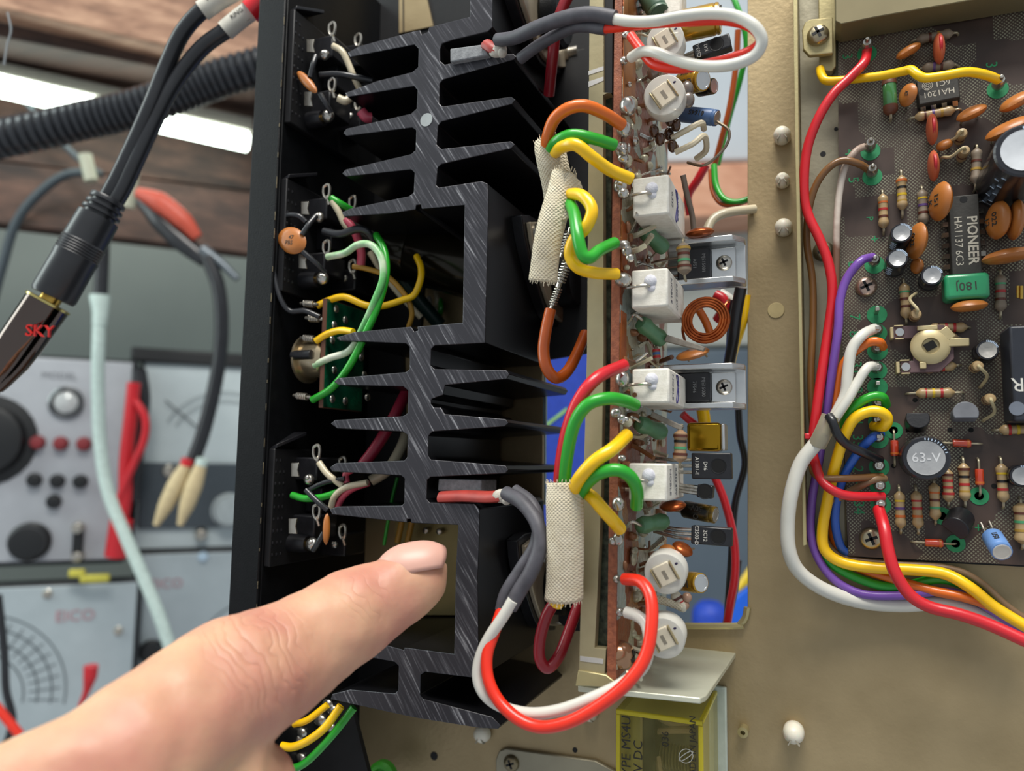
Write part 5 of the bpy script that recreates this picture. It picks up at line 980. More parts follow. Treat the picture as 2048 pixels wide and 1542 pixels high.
# green tubular capacitor
A, B = px(1776, 150, 200), px(1781, 246, 200); d = B - A; t = thing('tubular_capacitor', 'green tubular capacitor with brown ends under the yellow wire', 'capacitor', (A+B)/2, None, frame((A+B)/2, math.atan2(d.z, d.x))); MX = Matrix.Translation((0, 0, 1.8)) @ Matrix.Rotation(PI/2, 4, 'Y')
m = MB(); m.lathe([(1.5, -3.2), (1.6, -2.8), (1.6, 2.8), (1.5, 3.2)], 20, MX); ob('body', m, mat('glossy_green_tube', '#4a8a50', .15, 0, '#3a6f40', 200, .5, coat=.8), t, False)
for s_ in (-1, 1):
    m = MB(); m.lathe([(1.7, s_*2.7), (1.65, s_*3.9), (1.1, s_*4.6), (.4, s_*4.9)], 20, MX); ob('end_cap', m, mat('brown_end', '#6d3f2a', .5), t, False)
    m = MB(); m.tube([(s_*4.7, 0, 1.8), (s_*5.6, 0, 1.4), (s_*5.8, 0, -.1)], .35, 7); ob('lead', m, MAT['dull_lead'], t, False)
# chips
def chip(c, ang, L_, W_, n, label, lines, tang, sz, H=3.2):
    b = px(*c, 200); t = thing('chip', label, 'integrated circuit', b, None, frame(b, ang)); m = MB()
    m.prism([(-L_/2+.2, -W_/2+.3, H), (L_/2-.2, -W_/2+.3, H), (L_/2-.2, W_/2-.3, H), (-L_/2+.2, W_/2-.3, H)], [(-L_/2, -W_/2, .8), (L_/2, -W_/2, .8), (L_/2, W_/2, .8), (-L_/2, W_/2, .8)]); bd = ob('body', m, ICB, t, False, .2)
    m = MB(); m.cyl(.8, H - .05, H + .03, 18, Matrix.Translation((-L_/2 + 1.2, 0, 0))); ob('index_dimple', m, PLASM, bd, False)
    first = None
    for i in range(n):
        for s_ in (-1, 1):
            x = -L_/2 + (i + .5)*L_/n
            if first is None:
                m = MB(); m.prism([(-.55, 0, 1.9), (.55, 0, 1.9), (.55, 1.0, 1.9), (.55, 1.25, 1.5), (.3, 1.3, 0), (-.3, 1.3, 0), (-.55, 1.25, 1.5), (-.55, 1.0, 1.9)], [(-.55, 0, 1.6), (.55, 0, 1.6), (.55, .8, 1.6), (.55, 1.0, 1.3), (.3, 1.05, 0), (-.3, 1.05, 0), (-.55, 1.0, 1.3), (-.55, .8, 1.6)])
                first = ob('pin', m, STEEL, t, False); o = first
            else:
                o = first.copy(); COL.objects.link(o); o.parent = t; RM[o.name] = RM[t.name]
            o.matrix_basis = Matrix.Translation((x*.001, s_*(W_/2 - .15)*.001, 0)) @ Matrix.Rotation(0 if s_ > 0 else PI, 4, 'Z')
    for s_, dx, dy, z in lines: text(s_, z, Matrix.Translation((dx, dy, H + .01)) @ Matrix.Rotation(tang, 4, 'Z'), mat('chip_print', '#bdb7a8', .6), bd, False, bold=.06 if s_ == 'PIONEER' else 0)
    return t
chip((1926, 482), -PI/2, 20.5, 6.6, 8, 'long sixteen-pin black chip lettered PIONEER HA1137', [('PIONEER', .8, 1.4, 2.9), ('HA1137 6C3', .8, -1.4, 2.2)], 0, 2)
t = chip((1873, 190), .05, 9.0, 6.6, 4, 'small eight-pin black chip lettered HA1201 under the yellow wire', [('HA1201', 0, -.9, 2.0), ('6C1', 1.0, 1.3, 1.9)], PI, 2)
m = MB()
for r in (.35, .75, 1.1): m.tube([(-2.2 + r*math.cos(a*PI/6), 1.3 + r*math.sin(a*PI/6), 3.22) for a in range(13)], .08, 5, res=1)
ob('round_emblem', m, MAT['chip_print'], t, False)
# green film capacitor
a = px(1888, 549, 194); b = px(1982, 594, 194); t = thing('film_capacitor', 'green box film capacitor marked 180J at the foot of the long chip', 'capacitor', Vector(((a.x+b.x)/2, 200, (a.z+b.z)/2)))
m = MB(); m.box((a.x, 194, b.z), (b.x, 199.6, a.z)); bd = ob('body', m, mat('green_film_epoxy', '#2d9a66', .35, 0, '#258556', 200, .5, coat=.3), t, bevel=.9, seg=3)
text('180J', 2.7, frame(Vector(((a.x+b.x)/2, 193.97, (a.z+b.z)/2)), PI + .03), INK, bd, True)
for s_ in (-1, 1):
    m = MB(); m.tube([((a.x+b.x)/2 + s_*4, 199, (a.z+b.z)/2), ((a.x+b.x)/2 + s_*4, 200.2, (a.z+b.z)/2)], .3, 6, res=1); ob('lead', m, MAT['dull_lead'], t)
# cream trimmer
b = px(1855, 697, 200); t = thing('cream_trimmer', 'cream open trimmer with a square hole on a brown plate', 'potentiometer', b, None, frame(b))
m = MB(); m.prism([(x, y, 3.0) for x, y in ((-7.4, 5.2), (-4.8, 5.2), (3.2, 5), (5, 2), (5, -3), (2, -6), (-6, -6), (-6, -3.2), (-3.4, -3.2), (-3.4, 2.2), (-7.4, 2.2))], [(x, y, 2.0) for x, y in ((-7.4, 5.2), (-4.8, 5.2), (3.2, 5), (5, 2), (5, -3), (2, -6), (-6, -6), (-6, -3.2), (-3.4, -3.2), (-3.4, 2.2), (-7.4, 2.2))]); ob('brown_plate', m, mat('purple_brown_plate', '#6a5254', .6, 0, '#574245', 300, .5), t, False, .15)
CM = mat('cream_metal', '#cdbd92', .4, .3, '#b9a87c', 300, .6)
m = MB(); m.lathe([(1.7, 3.6), (1.9, 4.4), (3.6, 4.2), (4.2, 3.6), (4.2, 3.1), (1.7, 3.1)], 30, Matrix.Translation((.2, 0, 0))); ob('ring', m, CM, t, False)
m = MB(); m.box((3.6, -.3, 3.3), (8.0, 1.6, 4.1)); m.box((-2.4, 3.8, 3.1), (1.8, 4.9, 4.0)); m.box((-2.2, -5.2, 3.1), (-.8, -3.6, 4.0)); m.prism([(1.5, 3, 4.1), (3.6, 4.6, 4.1), (5.4, 2.2, 4.1), (4, 1, 4.1)], [(1.5, 3, 3.3), (3.6, 4.6, 3.3), (5.4, 2.2, 3.3), (4, 1, 3.3)]); ob('arm', m, CM, t, False, .2)
m = MB(); m.prism([Matrix.Rotation(.5, 4, 'Z') @ Vector((x, y, 4.1)) for x, y in ((-1, -.9), (1.3, -.9), (1.3, .9), (-1, .9))], [Matrix.Rotation(.5, 4, 'Z') @ Vector((x, y, 2)) for x, y in ((-1, -.9), (1.3, -.9), (1.3, .9), (-1, .9))]); ob('square_hole', m, mat('hole_dark', '#070707'), t, False)
for x, y in ((-6, 3.7), (-5.0, -4.6)):
    m = MB(); m.cyl(1.0, 3, 3.4, 18, Matrix.Translation((x, y, 0)), c=.1); ob('rivet', m, ALU, t, False)
    m = MB(); m.box((x - 2.0, y - 1.4, .1), (x - 1.3, y + 1.3, 3.3)); m.box((x - 1.2, y + 1.4, 2.6), (x + .8, y + 1.7, 3.4)); m.box((x - 1.0, y - 1.7, 2.6), (x + .8, y - 1.4, 3.4)); ob('foot', m, CM, t, False, .08)
to92(1836, 840, 2.5, 4.2, PI, 'black half-round transistor below the lying tan resistor', tilt=.25)
to92(1932, 828, 2.6, 4.2, 0, 'grey topped half-round transistor left of the hooked resistor', tilt=-.15, mt=mat('grey_epoxy_top', '#777a80', .5, 0, '#5e6066', 300, .6))
to92(1920, 1048, 2.8, 5.5, -.7, 'black transistor leaning beside the light blue capacitor', tilt=.6)
a = px(2018, 652, 190); b = px(2140, 842, 190); t = thing('black_module', 'big black box lettered R at the right edge', 'module', Vector((a.x, 200, b.z))); m = MB(); m.box((a.x, 190, b.z), (b.x, 199.8, a.z)); bd = ob('body', m, mat('blue_black_plastic', '#2a2d36', .4, 0, '#22252c', 200, .6), t, bevel=.5)
text('R', 4.2, frame(px(2036, 768, 189.97), PI), WHT, bd, True); m = MB(); m.cyl(1.5, 0, .15, 20, frame(px(2034, 817, 190))); ob('moulded_mark', m, mat('grey_scuff', '#6d7480', .6), bd)
m = MB(); m.tube([px(2036, 572, 196), px(2036, 596, 196)], .35, 6, res=1); m.tube([px(2043, 572, 196), px(2043, 598, 196)], .35, 6, res=1); ob('gold_pins', m, BRASS, label='pair of thin gold pins above the big black box', cat='pins')

# ------------------------------------------------------------------ harness beside the tuner board
GH = 'wiring harness left of the tuner board'
for lb, pts, r, c_ in (
  ('long crimson wire from pin 3 running down the left of the tuner board', [(1735, 100, 195), (1728, 125, 194), (1700, 155, 193), (1665, 190, 192), (1635, 240, 192), (1614, 300, 193), (1608, 370, 194), (1615, 425, 195), (1640, 480, 195), (1658, 530, 195), (1665, 590, 195), (1655, 670, 195), (1640, 770, 194), (1628, 860, 194), (1620, 930, 196)], 1.25, 'red'),
  ('yellow wire crossing the top of the tuner board', [(1640, 138, 199), (1644, 152, 197), (1656, 162, 196), (1700, 159, 196), (1760, 152, 194), (1805, 143, 192), (1822, 140, 191), (1836, 150, 190), (1852, 156, 190), (1890, 151, 190), (1935, 144, 191), (1975, 151, 193), (2000, 162, 194)], 1.15, 'yellow'),
  ('brown wire arching from pin 5 down the tray', [(1740, 342, 195), (1718, 328, 194), (1685, 321, 193), (1655, 338, 193), (1630, 375, 194), (1616, 430, 196), (1614, 490, 199), (1625, 560, 200), (1626, 650, 200), (1622, 740, 199), (1624, 820, 199), (1630, 900, 200)], .95, 'brown'),
  ('white and brown striped wire from pin 4 along the tuner board edge', [(1738, 290, 195), (1712, 302, 195), (1690, 335, 195), (1678, 390, 196), (1673, 460, 197), (1672, 540, 198), (1668, 620, 198), (1658, 700, 198), (1640, 800, 198)], .9, mat('brown_white_insulation', '#dccfc0', .45, 0, '#7a5a48', 45, .1)),
  ('purple wire from pin 6 sweeping down and along the bottom', [(1745, 514, 194), (1722, 522, 193), (1695, 555, 193), (1680, 600, 193), (1676, 660, 193), (1665, 740, 194), (1652, 830, 196), (1638, 920, 198), (1624, 1000, 199), (1622, 1070, 199), (1638, 1120, 199), (1672, 1162, 199), (1725, 1188, 199), (1800, 1191, 199), (1880, 1183, 198), (1950, 1200, 198), (2060, 1272, 197)], 1.1, 'purple'),
  ('cream white wire from pin 8', [(1750, 657, 194), (1725, 670, 192), (1703, 700, 191), (1695, 750, 191), (1690, 790, 191), (1668, 835, 191), (1655, 865, 192)], 1.35, 'white'),
  ('orange wire hooked on the pin below the cream white one', [(1765, 694, 194), (1758, 684, 193), (1735, 686, 193), (1700, 712, 194), (1680, 745, 195), (1672, 800, 196), (1665, 860, 197)], 1.15, 'orange'),
  ('white wire from pin 31', [(1752, 732, 194), (1735, 735, 192), (1715, 765, 191), (1695, 800, 190), (1668, 840, 190), (1652, 868, 191)], 1.2, 'white'),
  ('green wire from the pin under the empty green ring, sweeping along the bottom', [(1772, 810, 195), (1765, 795, 194), (1745, 793, 193), (1715, 808, 193), (1692, 840, 194), (1680, 890, 195), (1663, 960, 197), (1648, 1030, 199), (1640, 1080, 200), (1655, 1120, 200), (1700, 1150, 200), (1765, 1172, 200), (1820, 1170, 200), (1880, 1158, 199), (1935, 1175, 199), (1990, 1215, 198), (2060, 1262, 198)], 1.2, 'green'),
  ('yellow wire looped round its pin and sweeping along the bottom', [(1748, 852, 195), (1768, 852, 194), (1774, 836, 193), (1760, 824, 192), (1735, 824, 192), (1706, 840, 192), (1686, 880, 193), (1668, 940, 195), (1655, 1000, 197), (1645, 1060, 198), (1650, 1100, 198), (1685, 1125, 198), (1750, 1136, 198), (1830, 1140, 197), (1890, 1148, 197), (1940, 1175, 196), (1990, 1215, 196), (2060, 1258, 195)], 1.4, 'yellow'),
  ('blue wire from the pin marked 35', [(1762, 868, 195), (1745, 875, 195), (1720, 900, 196), (1694, 940, 197), (1677, 985, 198), (1670, 1040, 199), (1680, 1090, 200), (1694, 1106, 201)], 1.1, 'blue'),
  ('black wire curling from the clear sleeve to the pin marked 2', [(1658, 832, 187), (1666, 845, 186), (1675, 868, 187), (1695, 890, 190), (1728, 906, 193), (1760, 920, 195)], 1.15, 'black'),
  ('brown wire bending to the pin marked 14', [(1625, 930, 195), (1628, 945, 194), (1645, 957, 193), (1690, 957, 193), (1765, 953, 195)], .95, 'brown'),
  ('grey brown wire slanting up to the pin marked 14', [(1770, 957, 195.5), (1745, 960, 196), (1710, 978, 197), (1680, 995, 198), (1655, 1015, 199), (1645, 1055, 201), (1660, 1095, 201), (1700, 1118, 201), (1790, 1128, 201), (1900, 1138, 200), (1960, 1165, 200), (2010, 1210, 199), (2060, 1245, 199)], .95, mat('grey_brown_insulation', '#84684a', .45, 0, '#6e563c', 100, .6)),
  ('crimson wire turning right to the pin marked 34', [(1622, 890, 196), (1630, 925, 194), (1642, 958, 193), (1665, 980, 192), (1700, 992, 193), (1766, 993, 195)], 1.2, 'red'),
  ('crimson wire dropping from pin 34 over the harness to the corner', [(1757, 1018, 194), (1768, 1055, 192), (1776, 1100, 190), (1790, 1145, 189), (1820, 1190, 189), (1860, 1214, 189), (1920, 1229, 189), (1980, 1250, 189), (2060, 1286, 188)], 1.45, 'red'),
  ('dark orange wire running under the harness along the bottom', [(1662, 960, 201), (1664, 1030, 201), (1672, 1090, 202), (1705, 1130, 201), (1780, 1156, 200), (1860, 1180, 198), (1930, 1195, 197), (1985, 1215, 197), (2060, 1262, 197)], 1.2, 'orange'),
  ('thick white wire bulging left of the tray and along the bottom', [(1648, 870, 190), (1625, 895, 190), (1600, 930, 190), (1582, 990, 190), (1575, 1050, 191), (1579, 1105, 192), (1600, 1145, 194), (1650, 1180, 197), (1720, 1203, 200), (1800, 1210, 201), (1880, 1206, 200), (1940, 1220, 200), (2060, 1278, 199)], 1.8, 'white')):
    e_ = len(pts) - 1; pts = [(x, y, Y + 2.6) if i in (0, e_) and 1725 < x < 2010 and Y < 196 else (x, y, Y) for i, (x, y, Y) in enumerate(pts)]
    wire(lb, pts, r*.93, c_, GH)
m = MB(); m.tube([px(1660, 832, 189), px(1648, 862, 189), px(1634, 890, 190)], [1.9, 2.0, 2.0], 16, res=3); ob('clear_sleeve', m, clear('clear_tubing', '#ece6d4', .6, .1, '#cfc6ae'), label='clear tubing where black and white wires leave the cable', cat='sleeve')
m = MB(); m.box((px(1609, 868, 192).x, 192, px(1609, 878, 192).z), (px(1620, 868, 192).x, 193.4, px(1609, 867, 192).z)); ob('red_tag', m, WC['red'], bevel=.2, label='small red tab on the tray flange', cat='tag')

# ------------------------------------------------------------------ hand
def hand():
    m = MB()
    def limb(ch, n=28):
        P = [ct(x, y, t) for x, y, t, r in ch]; rs = [c[3] for c in ch]; k = len(P); vs = []; fs = []
        up = (-RGT*.5 - DWN*.86).normalized()
        for i, p in enumerate(P):
            t = (P[min(i+1, k-1)] - P[max(i-1, 0)]).normalized(); a = (up - t*up.dot(t)).normalized(); b = t.cross(a); r = rs[i]
            for j in range(n):
                an = 2*PI*j/n; vs.append(p + a*(math.cos(an)*r) + b*(math.sin(an)*r*.9))
        for i in range(k-1):
            for j in range(n):
                j2 = (j+1) % n; fs.append((i*n+j, i*n+j2, (i+1)*n+j2, (i+1)*n+j))
        fs.append(list(range(n))[::-1]); fs.append([(k-1)*n+i for i in range(n)]); m.add(vs, fs)
        for i in (0, k-1): m.ball(P[i], rs[i]*.97, 16)
    # index finger: tip, last joint, middle joint, knuckle, back of the hand
    limb([(886, 1136, 162, 1.6), (878, 1140, 162, 4.6), (858, 1147, 161.5, 6.3), (825, 1162, 160.5, 7.4), (790, 1182, 159, 8.1), (745, 1207, 156.5, 8.9), (700, 1235, 153, 9.5), (650, 1268, 149, 10.0), (590, 1304, 144, 10.5), (530, 1336, 139, 11.2), (480, 1362, 134, 11.6), (420, 1392, 129, 11.3), (355, 1440, 123, 11.2), (280, 1496, 117, 11.4), (190, 1566, 112, 11.7), (80, 1638, 108, 12.5), (-40, 1715, 105, 14), (-200, 1820, 103, 17)])
    # back of the hand and wrist (below the frame)
    limb([(-60, 1730, 112, 14), (60, 1715, 114, 14), (160, 1690, 118, 14), (260, 1670, 122, 14)]); limb([(-100, 1800, 116, 15), (40, 1800, 120, 15), (160, 1800, 122, 14)])
    limb([(-200, 1850, 112, 18), (-380, 1960, 112, 20), (-600, 2100, 112, 21)])
    # middle, ring and little finger curled back under the palm
    limb([(250, 1560, 122, 11), (370, 1560, 127, 10.8), (470, 1540, 131, 9.4), (505, 1560, 136, 8.6), (490, 1640, 138, 8.2), (400, 1700, 136, 7.6), (320, 1720, 133, 6.8)])
    limb([(160, 1660, 120, 12), (300, 1680, 124, 10.5), (420, 1680, 130, 9), (440, 1740, 136, 8.5), (340, 1790, 136, 8), (260, 1800, 134, 7)])
    limb([(80, 1760, 120, 11), (200, 1800, 126, 9), (330, 1810, 131, 8), (340, 1850, 134, 7.3), (250, 1880, 134, 6.6)])
    limb([(-120, 1790, 108, 14), (60, 1760, 112, 11), (220, 1780, 118, 10), (340, 1740, 124, 8.8), (420, 1650, 128, 7.8)])      # thumb laid across
    return m
m = hand(); M = Matrix.Translation(ct(250, 1600, 120)); RM['hand'] = M
import bmesh
lo_ = Vector([min(v[i] for v in m.v) for i in range(3)]); hi_ = Vector([max(v[i] for v in m.v) for i in range(3)]); HANDO = (lo_ + hi_)/2; HANDO.z = lo_.z; SKIN = skin_mat()
o = ob('hand', m, SKIN, label="person's bare hand with index finger pointing at the heat sink", cat='hand'); o.data.materials[0] = SKIN
rmod = o.modifiers.new('one_skin', 'REMESH'); rmod.mode = 'VOXEL'; rmod.voxel_size = .0009; rmod.use_smooth_shade = True
sm = o.modifiers.new('soft', 'SMOOTH'); sm.factor = .6; sm.iterations = 14
for nm, typ, siz, st in (('creases', 'STUCCI', .006, .0006), ('folds', 'CLOUDS', .014, .0018)):
    tx = bpy.data.textures.new(nm, typ); tx.noise_scale = siz; dm = o.modifiers.new(nm, 'DISPLACE'); dm.texture = tx; dm.strength = st; dm.texture_coords = 'LOCAL'; dm.mid_level = .5
HAND = o
# nail: a curved plate lying on the upper side of the finger tip
m = MB(); P0 = ct(826, 1129, 160.3); ax = (ct(884, 1115, 161.0) - ct(765, 1138, 158.2)).normalized(); upn = (-DWN*.9 - FWD*.42 - RGT*.12); upn = (upn - ax*upn.dot(ax)).normalized(); sd = ax.cross(upn)
vs = []; nu, nv = 15, 13
for i in range(nu):
    for j in range(nv):
        u = i/(nu-1)*2 - 1; v = j/(nv-1)*2 - 1; wdt = 6.1*(1 - .28*abs(u)**3); a = v*1.0
        vs.append(P0 + ax*(u*7.4*(1 - .2*v*v)) + sd*(math.sin(a)*wdt) + upn*(math.cos(a)*wdt - 6.1 + 4.55 - .35*u*u - (.55*u*u if u < 0 else 0)))
fs = [(i*nv+j, i*nv+j+1, (i+1)*nv+j+1, (i+1)*nv+j) for i in range(nu-1) for j in range(nv-1)]
m.add(vs, fs); nl = ob('fingernail', m, mat('fingernail_pink', '#d29a8a', .42, 0, '#d9a898', 40, .6, sss=.15), HAND); so = nl.modifiers.new('thick', 'SOLIDIFY'); so.thickness = .0005

# ------------------------------------------------------------------ workshop behind: shelf, lamp, instruments
def bsheet(poly, D, d, m=None):
    m = m or MB(); A = [pb(x, y, D) for x, y in poly]; return m.prism(A, [p + BD*d for p in A])
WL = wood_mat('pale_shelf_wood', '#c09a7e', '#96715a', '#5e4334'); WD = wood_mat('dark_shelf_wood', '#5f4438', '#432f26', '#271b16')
p_ = pb(0, 15, 600); zsh = (BI @ p_).z
t = thing('wooden_shelf', 'rough wooden shelf above the bench with a light bar under it', 'shelf', pb(250, 300, 680))
m = MB(); bsheet([(-260, -260), (760, -260), (760, 190), (-260, -45)], 600, 22, m); ob('front_board', m, WL, t, bevel=1)
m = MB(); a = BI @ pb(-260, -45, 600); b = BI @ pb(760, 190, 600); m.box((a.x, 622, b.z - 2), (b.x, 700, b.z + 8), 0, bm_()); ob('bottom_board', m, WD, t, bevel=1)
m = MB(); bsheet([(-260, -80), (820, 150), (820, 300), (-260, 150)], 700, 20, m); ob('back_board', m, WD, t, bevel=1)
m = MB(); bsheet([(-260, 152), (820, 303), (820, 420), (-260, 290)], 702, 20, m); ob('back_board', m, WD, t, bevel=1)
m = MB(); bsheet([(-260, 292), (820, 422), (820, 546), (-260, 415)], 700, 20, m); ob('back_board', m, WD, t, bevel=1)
t = thing('light_bar', 'glowing white light bar fixed under the wooden shelf', 'lamp', pb(250, 220, 660))
m = MB(); bsheet([(-60, 110), (506, 236), (506, 262), (-60, 134)], 655, 14, m); ob('aluminium_rail', m, mat('grey_lamp_rail', '#8f8c82', .5, .3), t, bevel=.5)
m = MB(); bsheet([(-60, 135), (496, 264), (500, 272), (499, 286), (494, 291), (-60, 167)], 652, 14, m); ob('glowing_diffuser', m, mat('lamp_glow', '#f2fff4', .5, emit=9), t)
def corr(label, pts, r, n, pitch=1):
    P = crom([ct(*p) for p in pts], 26); m = MB(); rs = [r*(1.0 if i % 4 else .84) for i in range(len(P))]
    k = len(P); q = MB(); q.tube(P, rs, 16, res=1); return ob('corrugated_conduit', q, mat('black_conduit', '#25282d', .32, 0, '#1a1c20', 200, .6, coat=.2), label=label, cat='conduit')
corr('black corrugated conduit crossing in front of the light bar', [(-60, 290, 430), (60, 265, 430), (170, 240, 432), (260, 220, 434), (350, 190, 436), (430, 160, 438), (530, 130, 440), (620, 110, 445)], 11, 60)
# stereo cable
GC = 'black twin audio cable'
def cwire(label, pts, r, mt, cat='cable', nm='cable', group=None, n=12):
    m = MB(); m.tube([ct(*p) for p in pts], r, n); return ob(nm, m, mt, label=label, cat=cat, group=group)
RUB = mat('black_rubber', '#232529', .38, 0, '#1a1b1e', 150, .6, coat=.15)
CB1 = cwire('left strand of the black twin audio cable', [(470, -20, 228), (440, 0, 228), (400, 25, 228), (362, 70, 229), (330, 140, 230), (300, 215, 230), (262, 300, 231), (228, 370, 231), (205, 410, 231)], 2.4, RUB)
CB2 = cwire('right strand of the black twin audio cable', [(520, 10, 228), (490, 32, 228), (450, 62, 229), (405, 95, 230), (360, 150, 231), (322, 215, 231), (280, 305, 231), (246, 378, 231), (222, 418, 231)], 2.4, RUB)
for cb, a, b, tx in ((CB1, (404, 22, 228), (468, -18, 228), 'WHITE'), (CB2, (450, 62, 228.5), (512, 14, 228), 'RING')):
    A, B = ct(*a), ct(*b); m = MB(); m.tube([A, (A+B)/2 + Vector((0, 0, .3)), B], 2.9, 20, res=4); lb_ = ob('white_marker_sleeve', m, mat('marker_white', '#cfccc0', .45), cb)
    d = (B-A).normalized(); nn = (-FWD - d*(-FWD).dot(d)).normalized(); up_ = nn.cross(d); M = Matrix((d, up_, nn)).transposed().to_4x4(); M.translation = (A+B)/2 + nn*2.95 + up_*.1 + Vector((0, 0, .3)); text(tx, 1.9, M, INK, lb_)
A, B = ct(500, 24, 227), ct(545, -12, 227); m = MB(); m.tube([A, B], [3.4, 3.6], 20, res=1); ob('red_plug_ring', m, WC['red'], CB2)
def barrel(name, label, cat, a, b, prof, mt):
    A, B = ct(*a), ct(*b); d = (B-A).normalized(); M = d.to_track_quat('Z', 'Y').to_matrix().to_4x4(); M.translation = A; L_ = (B-A).length
    t = thing(name, label, cat, A, M=M); return t, L_
t, L_ = barrel('cable_splitter', 'ribbed black moulded splitter joining the twin cable', 'connector', (218, 398, 231), (105, 595, 225), None, None)
m = MB(); m.lathe([(5.0, 0), (5.2, .4), (5.2, 1.4), (4.2, 1.5), (4.2, 2.4), (5.4, 2.5), (5.4, 3.4), (4.4, 3.5), (4.4, 4.4), (5.6, 4.5), (5.6, 5.4), (4.6, 5.5), (4.6, 6.4), (6.0, 6.6), (6.2, L_*.45)] + [(6.2 + (k % 2)*.3, L_*.45 + k*.42) for k in range(12)] + [(6.3, L_*.64), (6.4, L_*.97), (5.9, L_)], 30); ob('moulded_body', m, RUB, t, False)
t, L_ = barrel('phono_adapter', 'chrome barrel plug with red letters and gold neck', 'connector', (112, 583, 226), (-60, 830, 218), None, None)
m = MB(); m.lathe([(2.9, 0), (3.0, 4.0)], 26); ob('gold_neck', m, BRASS, t, False)
m = MB(); m.lathe([(5.5, 3.6), (6.6, 3.8), (6.6, 4.5)], 32); ob('gold_rim', m, mat('pale_gold', '#cfc07a', .2, .9), t, False)
m = MB(); m.lathe([(6.2, 4.4), (6.3, 5), (6.0, 18), (5.6, 24), (4.2, 31), (3.6, 33)], 36); bd = ob('chrome_barrel', m, mat('dark_chrome', '#6f635d', .08, 1, '#5d524d', 20, .6), t, False)
m = MB(); m.lathe([(3.0, 32.5), (3.2, 34), (2.8, 35), (3.0, 40)], 24); ob('tail_spring', m, STEEL, t, False)
Mt = RM[t.name]; cpos = ct(80, 663, 223.5 - 6.6)
nn = -FWD; d = -RGT*1 ; u = (RGT*.98 + DWN*.05).normalized(); v = u.cross(nn) * -1; M = Matrix((u, nn.cross(u), nn)).transposed().to_4x4(); M.translation = cpos
text('SKY', 4.9, M, mat('red_print', '#c8221c', .5), bd, True, ext=.4)
# hanging things on the bench
cwire('white cable with flared end hanging in front of the instruments', [(200, 596, 560), (198, 660, 560), (196, 760, 560), (200, 880, 560), (215, 980, 560), (250, 1070, 560), (285, 1150, 560), (318, 1230, 560), (345, 1310, 562)], 4.6, mat('pale_mint_cable', '#c9dcd4', .45))
m = MB(); m.tube([ct(200, 590, 560), ct(200, 600, 560), ct(201, 625, 560), ct(199, 650, 560)], [7.2, 7.0, 5.6, 5], 18, res=3); ob('flared_cap', m, mat('pale_mint_cable', '#c9dcd4'), label='flared mint collar at the top of the white cable', cat='collar')
cwire('black plug stem above the mint collar', [(205, 455, 560), (204, 520, 560), (201, 590, 560)], 5.0, RUB, 'plug', 'plug_stem')
cwire('dark cable arching left from behind the twin cable', [(190, 345, 600), (130, 350, 600), (70, 395, 600), (30, 450, 600), (5, 530, 600), (-20, 620, 600)], 3.6, mat('slate_cable', '#3d474d', .5))
cwire('thin dark cable hanging near the lamp', [(40, 190, 600), (110, 270, 600), (160, 320, 600), (205, 350, 600)], 2.6, mat('slate_cable', '#3d474d'))
for x0, y0, x1, y1, lb in ((170, 310, 183, 362, 'small pale clip hanging left of the twin cable'), (268, 325, 255, 415, 'larger pale clip hanging right of the twin cable')):
    cwire(lb, [(x0, y0, 590), ((x0+x1)/2, (y0+y1)/2, 590), (x1, y1, 590)], 5.0, mat('pale_clip_plastic', '#b5b7a2', .5), 'clip', 'clip')
t = thing('test_clip', 'red and black test clip hanging under the shelf', 'clip', ct(350, 470, 560))
for nm, pts, r, mt in (('red_grip', [(275, 385, 560), (320, 405, 560), (365, 440, 560), (395, 475, 562)], [4, 8, 7, 4], WC['red']), ('black_grip', [(280, 400, 566), (320, 440, 566), (360, 480, 566), (410, 520, 566)], [4, 8, 8, 6], RUB), ('jaw', [(405, 500, 564), (440, 525, 564), (475, 558, 564)], [5, 3.6, 2.5], mat('slate_steel', '#6a7278', .4, .5))):
    m = MB(); m.tube([ct(*p) for p in pts], r, 14); ob(nm, m, mt if nm != 'red_grip' else mat('coral_red_grip', '#c4503a', .5), t)
cwire('thick black cable hanging from the test clip to the beige tips', [(415, 515, 562), (438, 580, 562), (443, 670, 562), (432, 760, 562), (408, 860, 562), (385, 925, 562)], 5.2, RUB)
for x0, y0, x1, y1, lb in ((372, 930, 312, 1050, 'beige crocodile tip pointing down left'), (402, 930, 360, 1050, 'beige crocodile tip pointing down, right of its twin')):
    t = thing('crocodile_tip', lb, 'clip', ct(x0, y0, 556)); m = MB(); m.tube([ct(x0, y0, 556), ct((x0+x1)/2, (y0+y1)/2, 556), ct(x1, y1, 556)], [4.2, 6.4, 5.6, 2.2], 14); ob('beige_sleeve', m, mat('beige_sleeve', '#d6c296', .5), t)
    m = MB(); m.tube([ct(x0+4, y0-12, 556), ct(x0, y0, 556)], 4.4, 12, res=1); ob('colored_collar', m, WC['red'] if x0 < 390 else mat('pale_mint_cable', '#c9dcd4'), t)
cwire('curly grey thread hanging at the upper left corner', [(15, 25, 300), (22, 60, 300), (14, 90, 300), (8, 130, 300)], .35, mat('grey_thread', '#8a8f92', .8), 'thread', 'thread')
def bl(x, y, D): return BI @ pb(x, y, D)
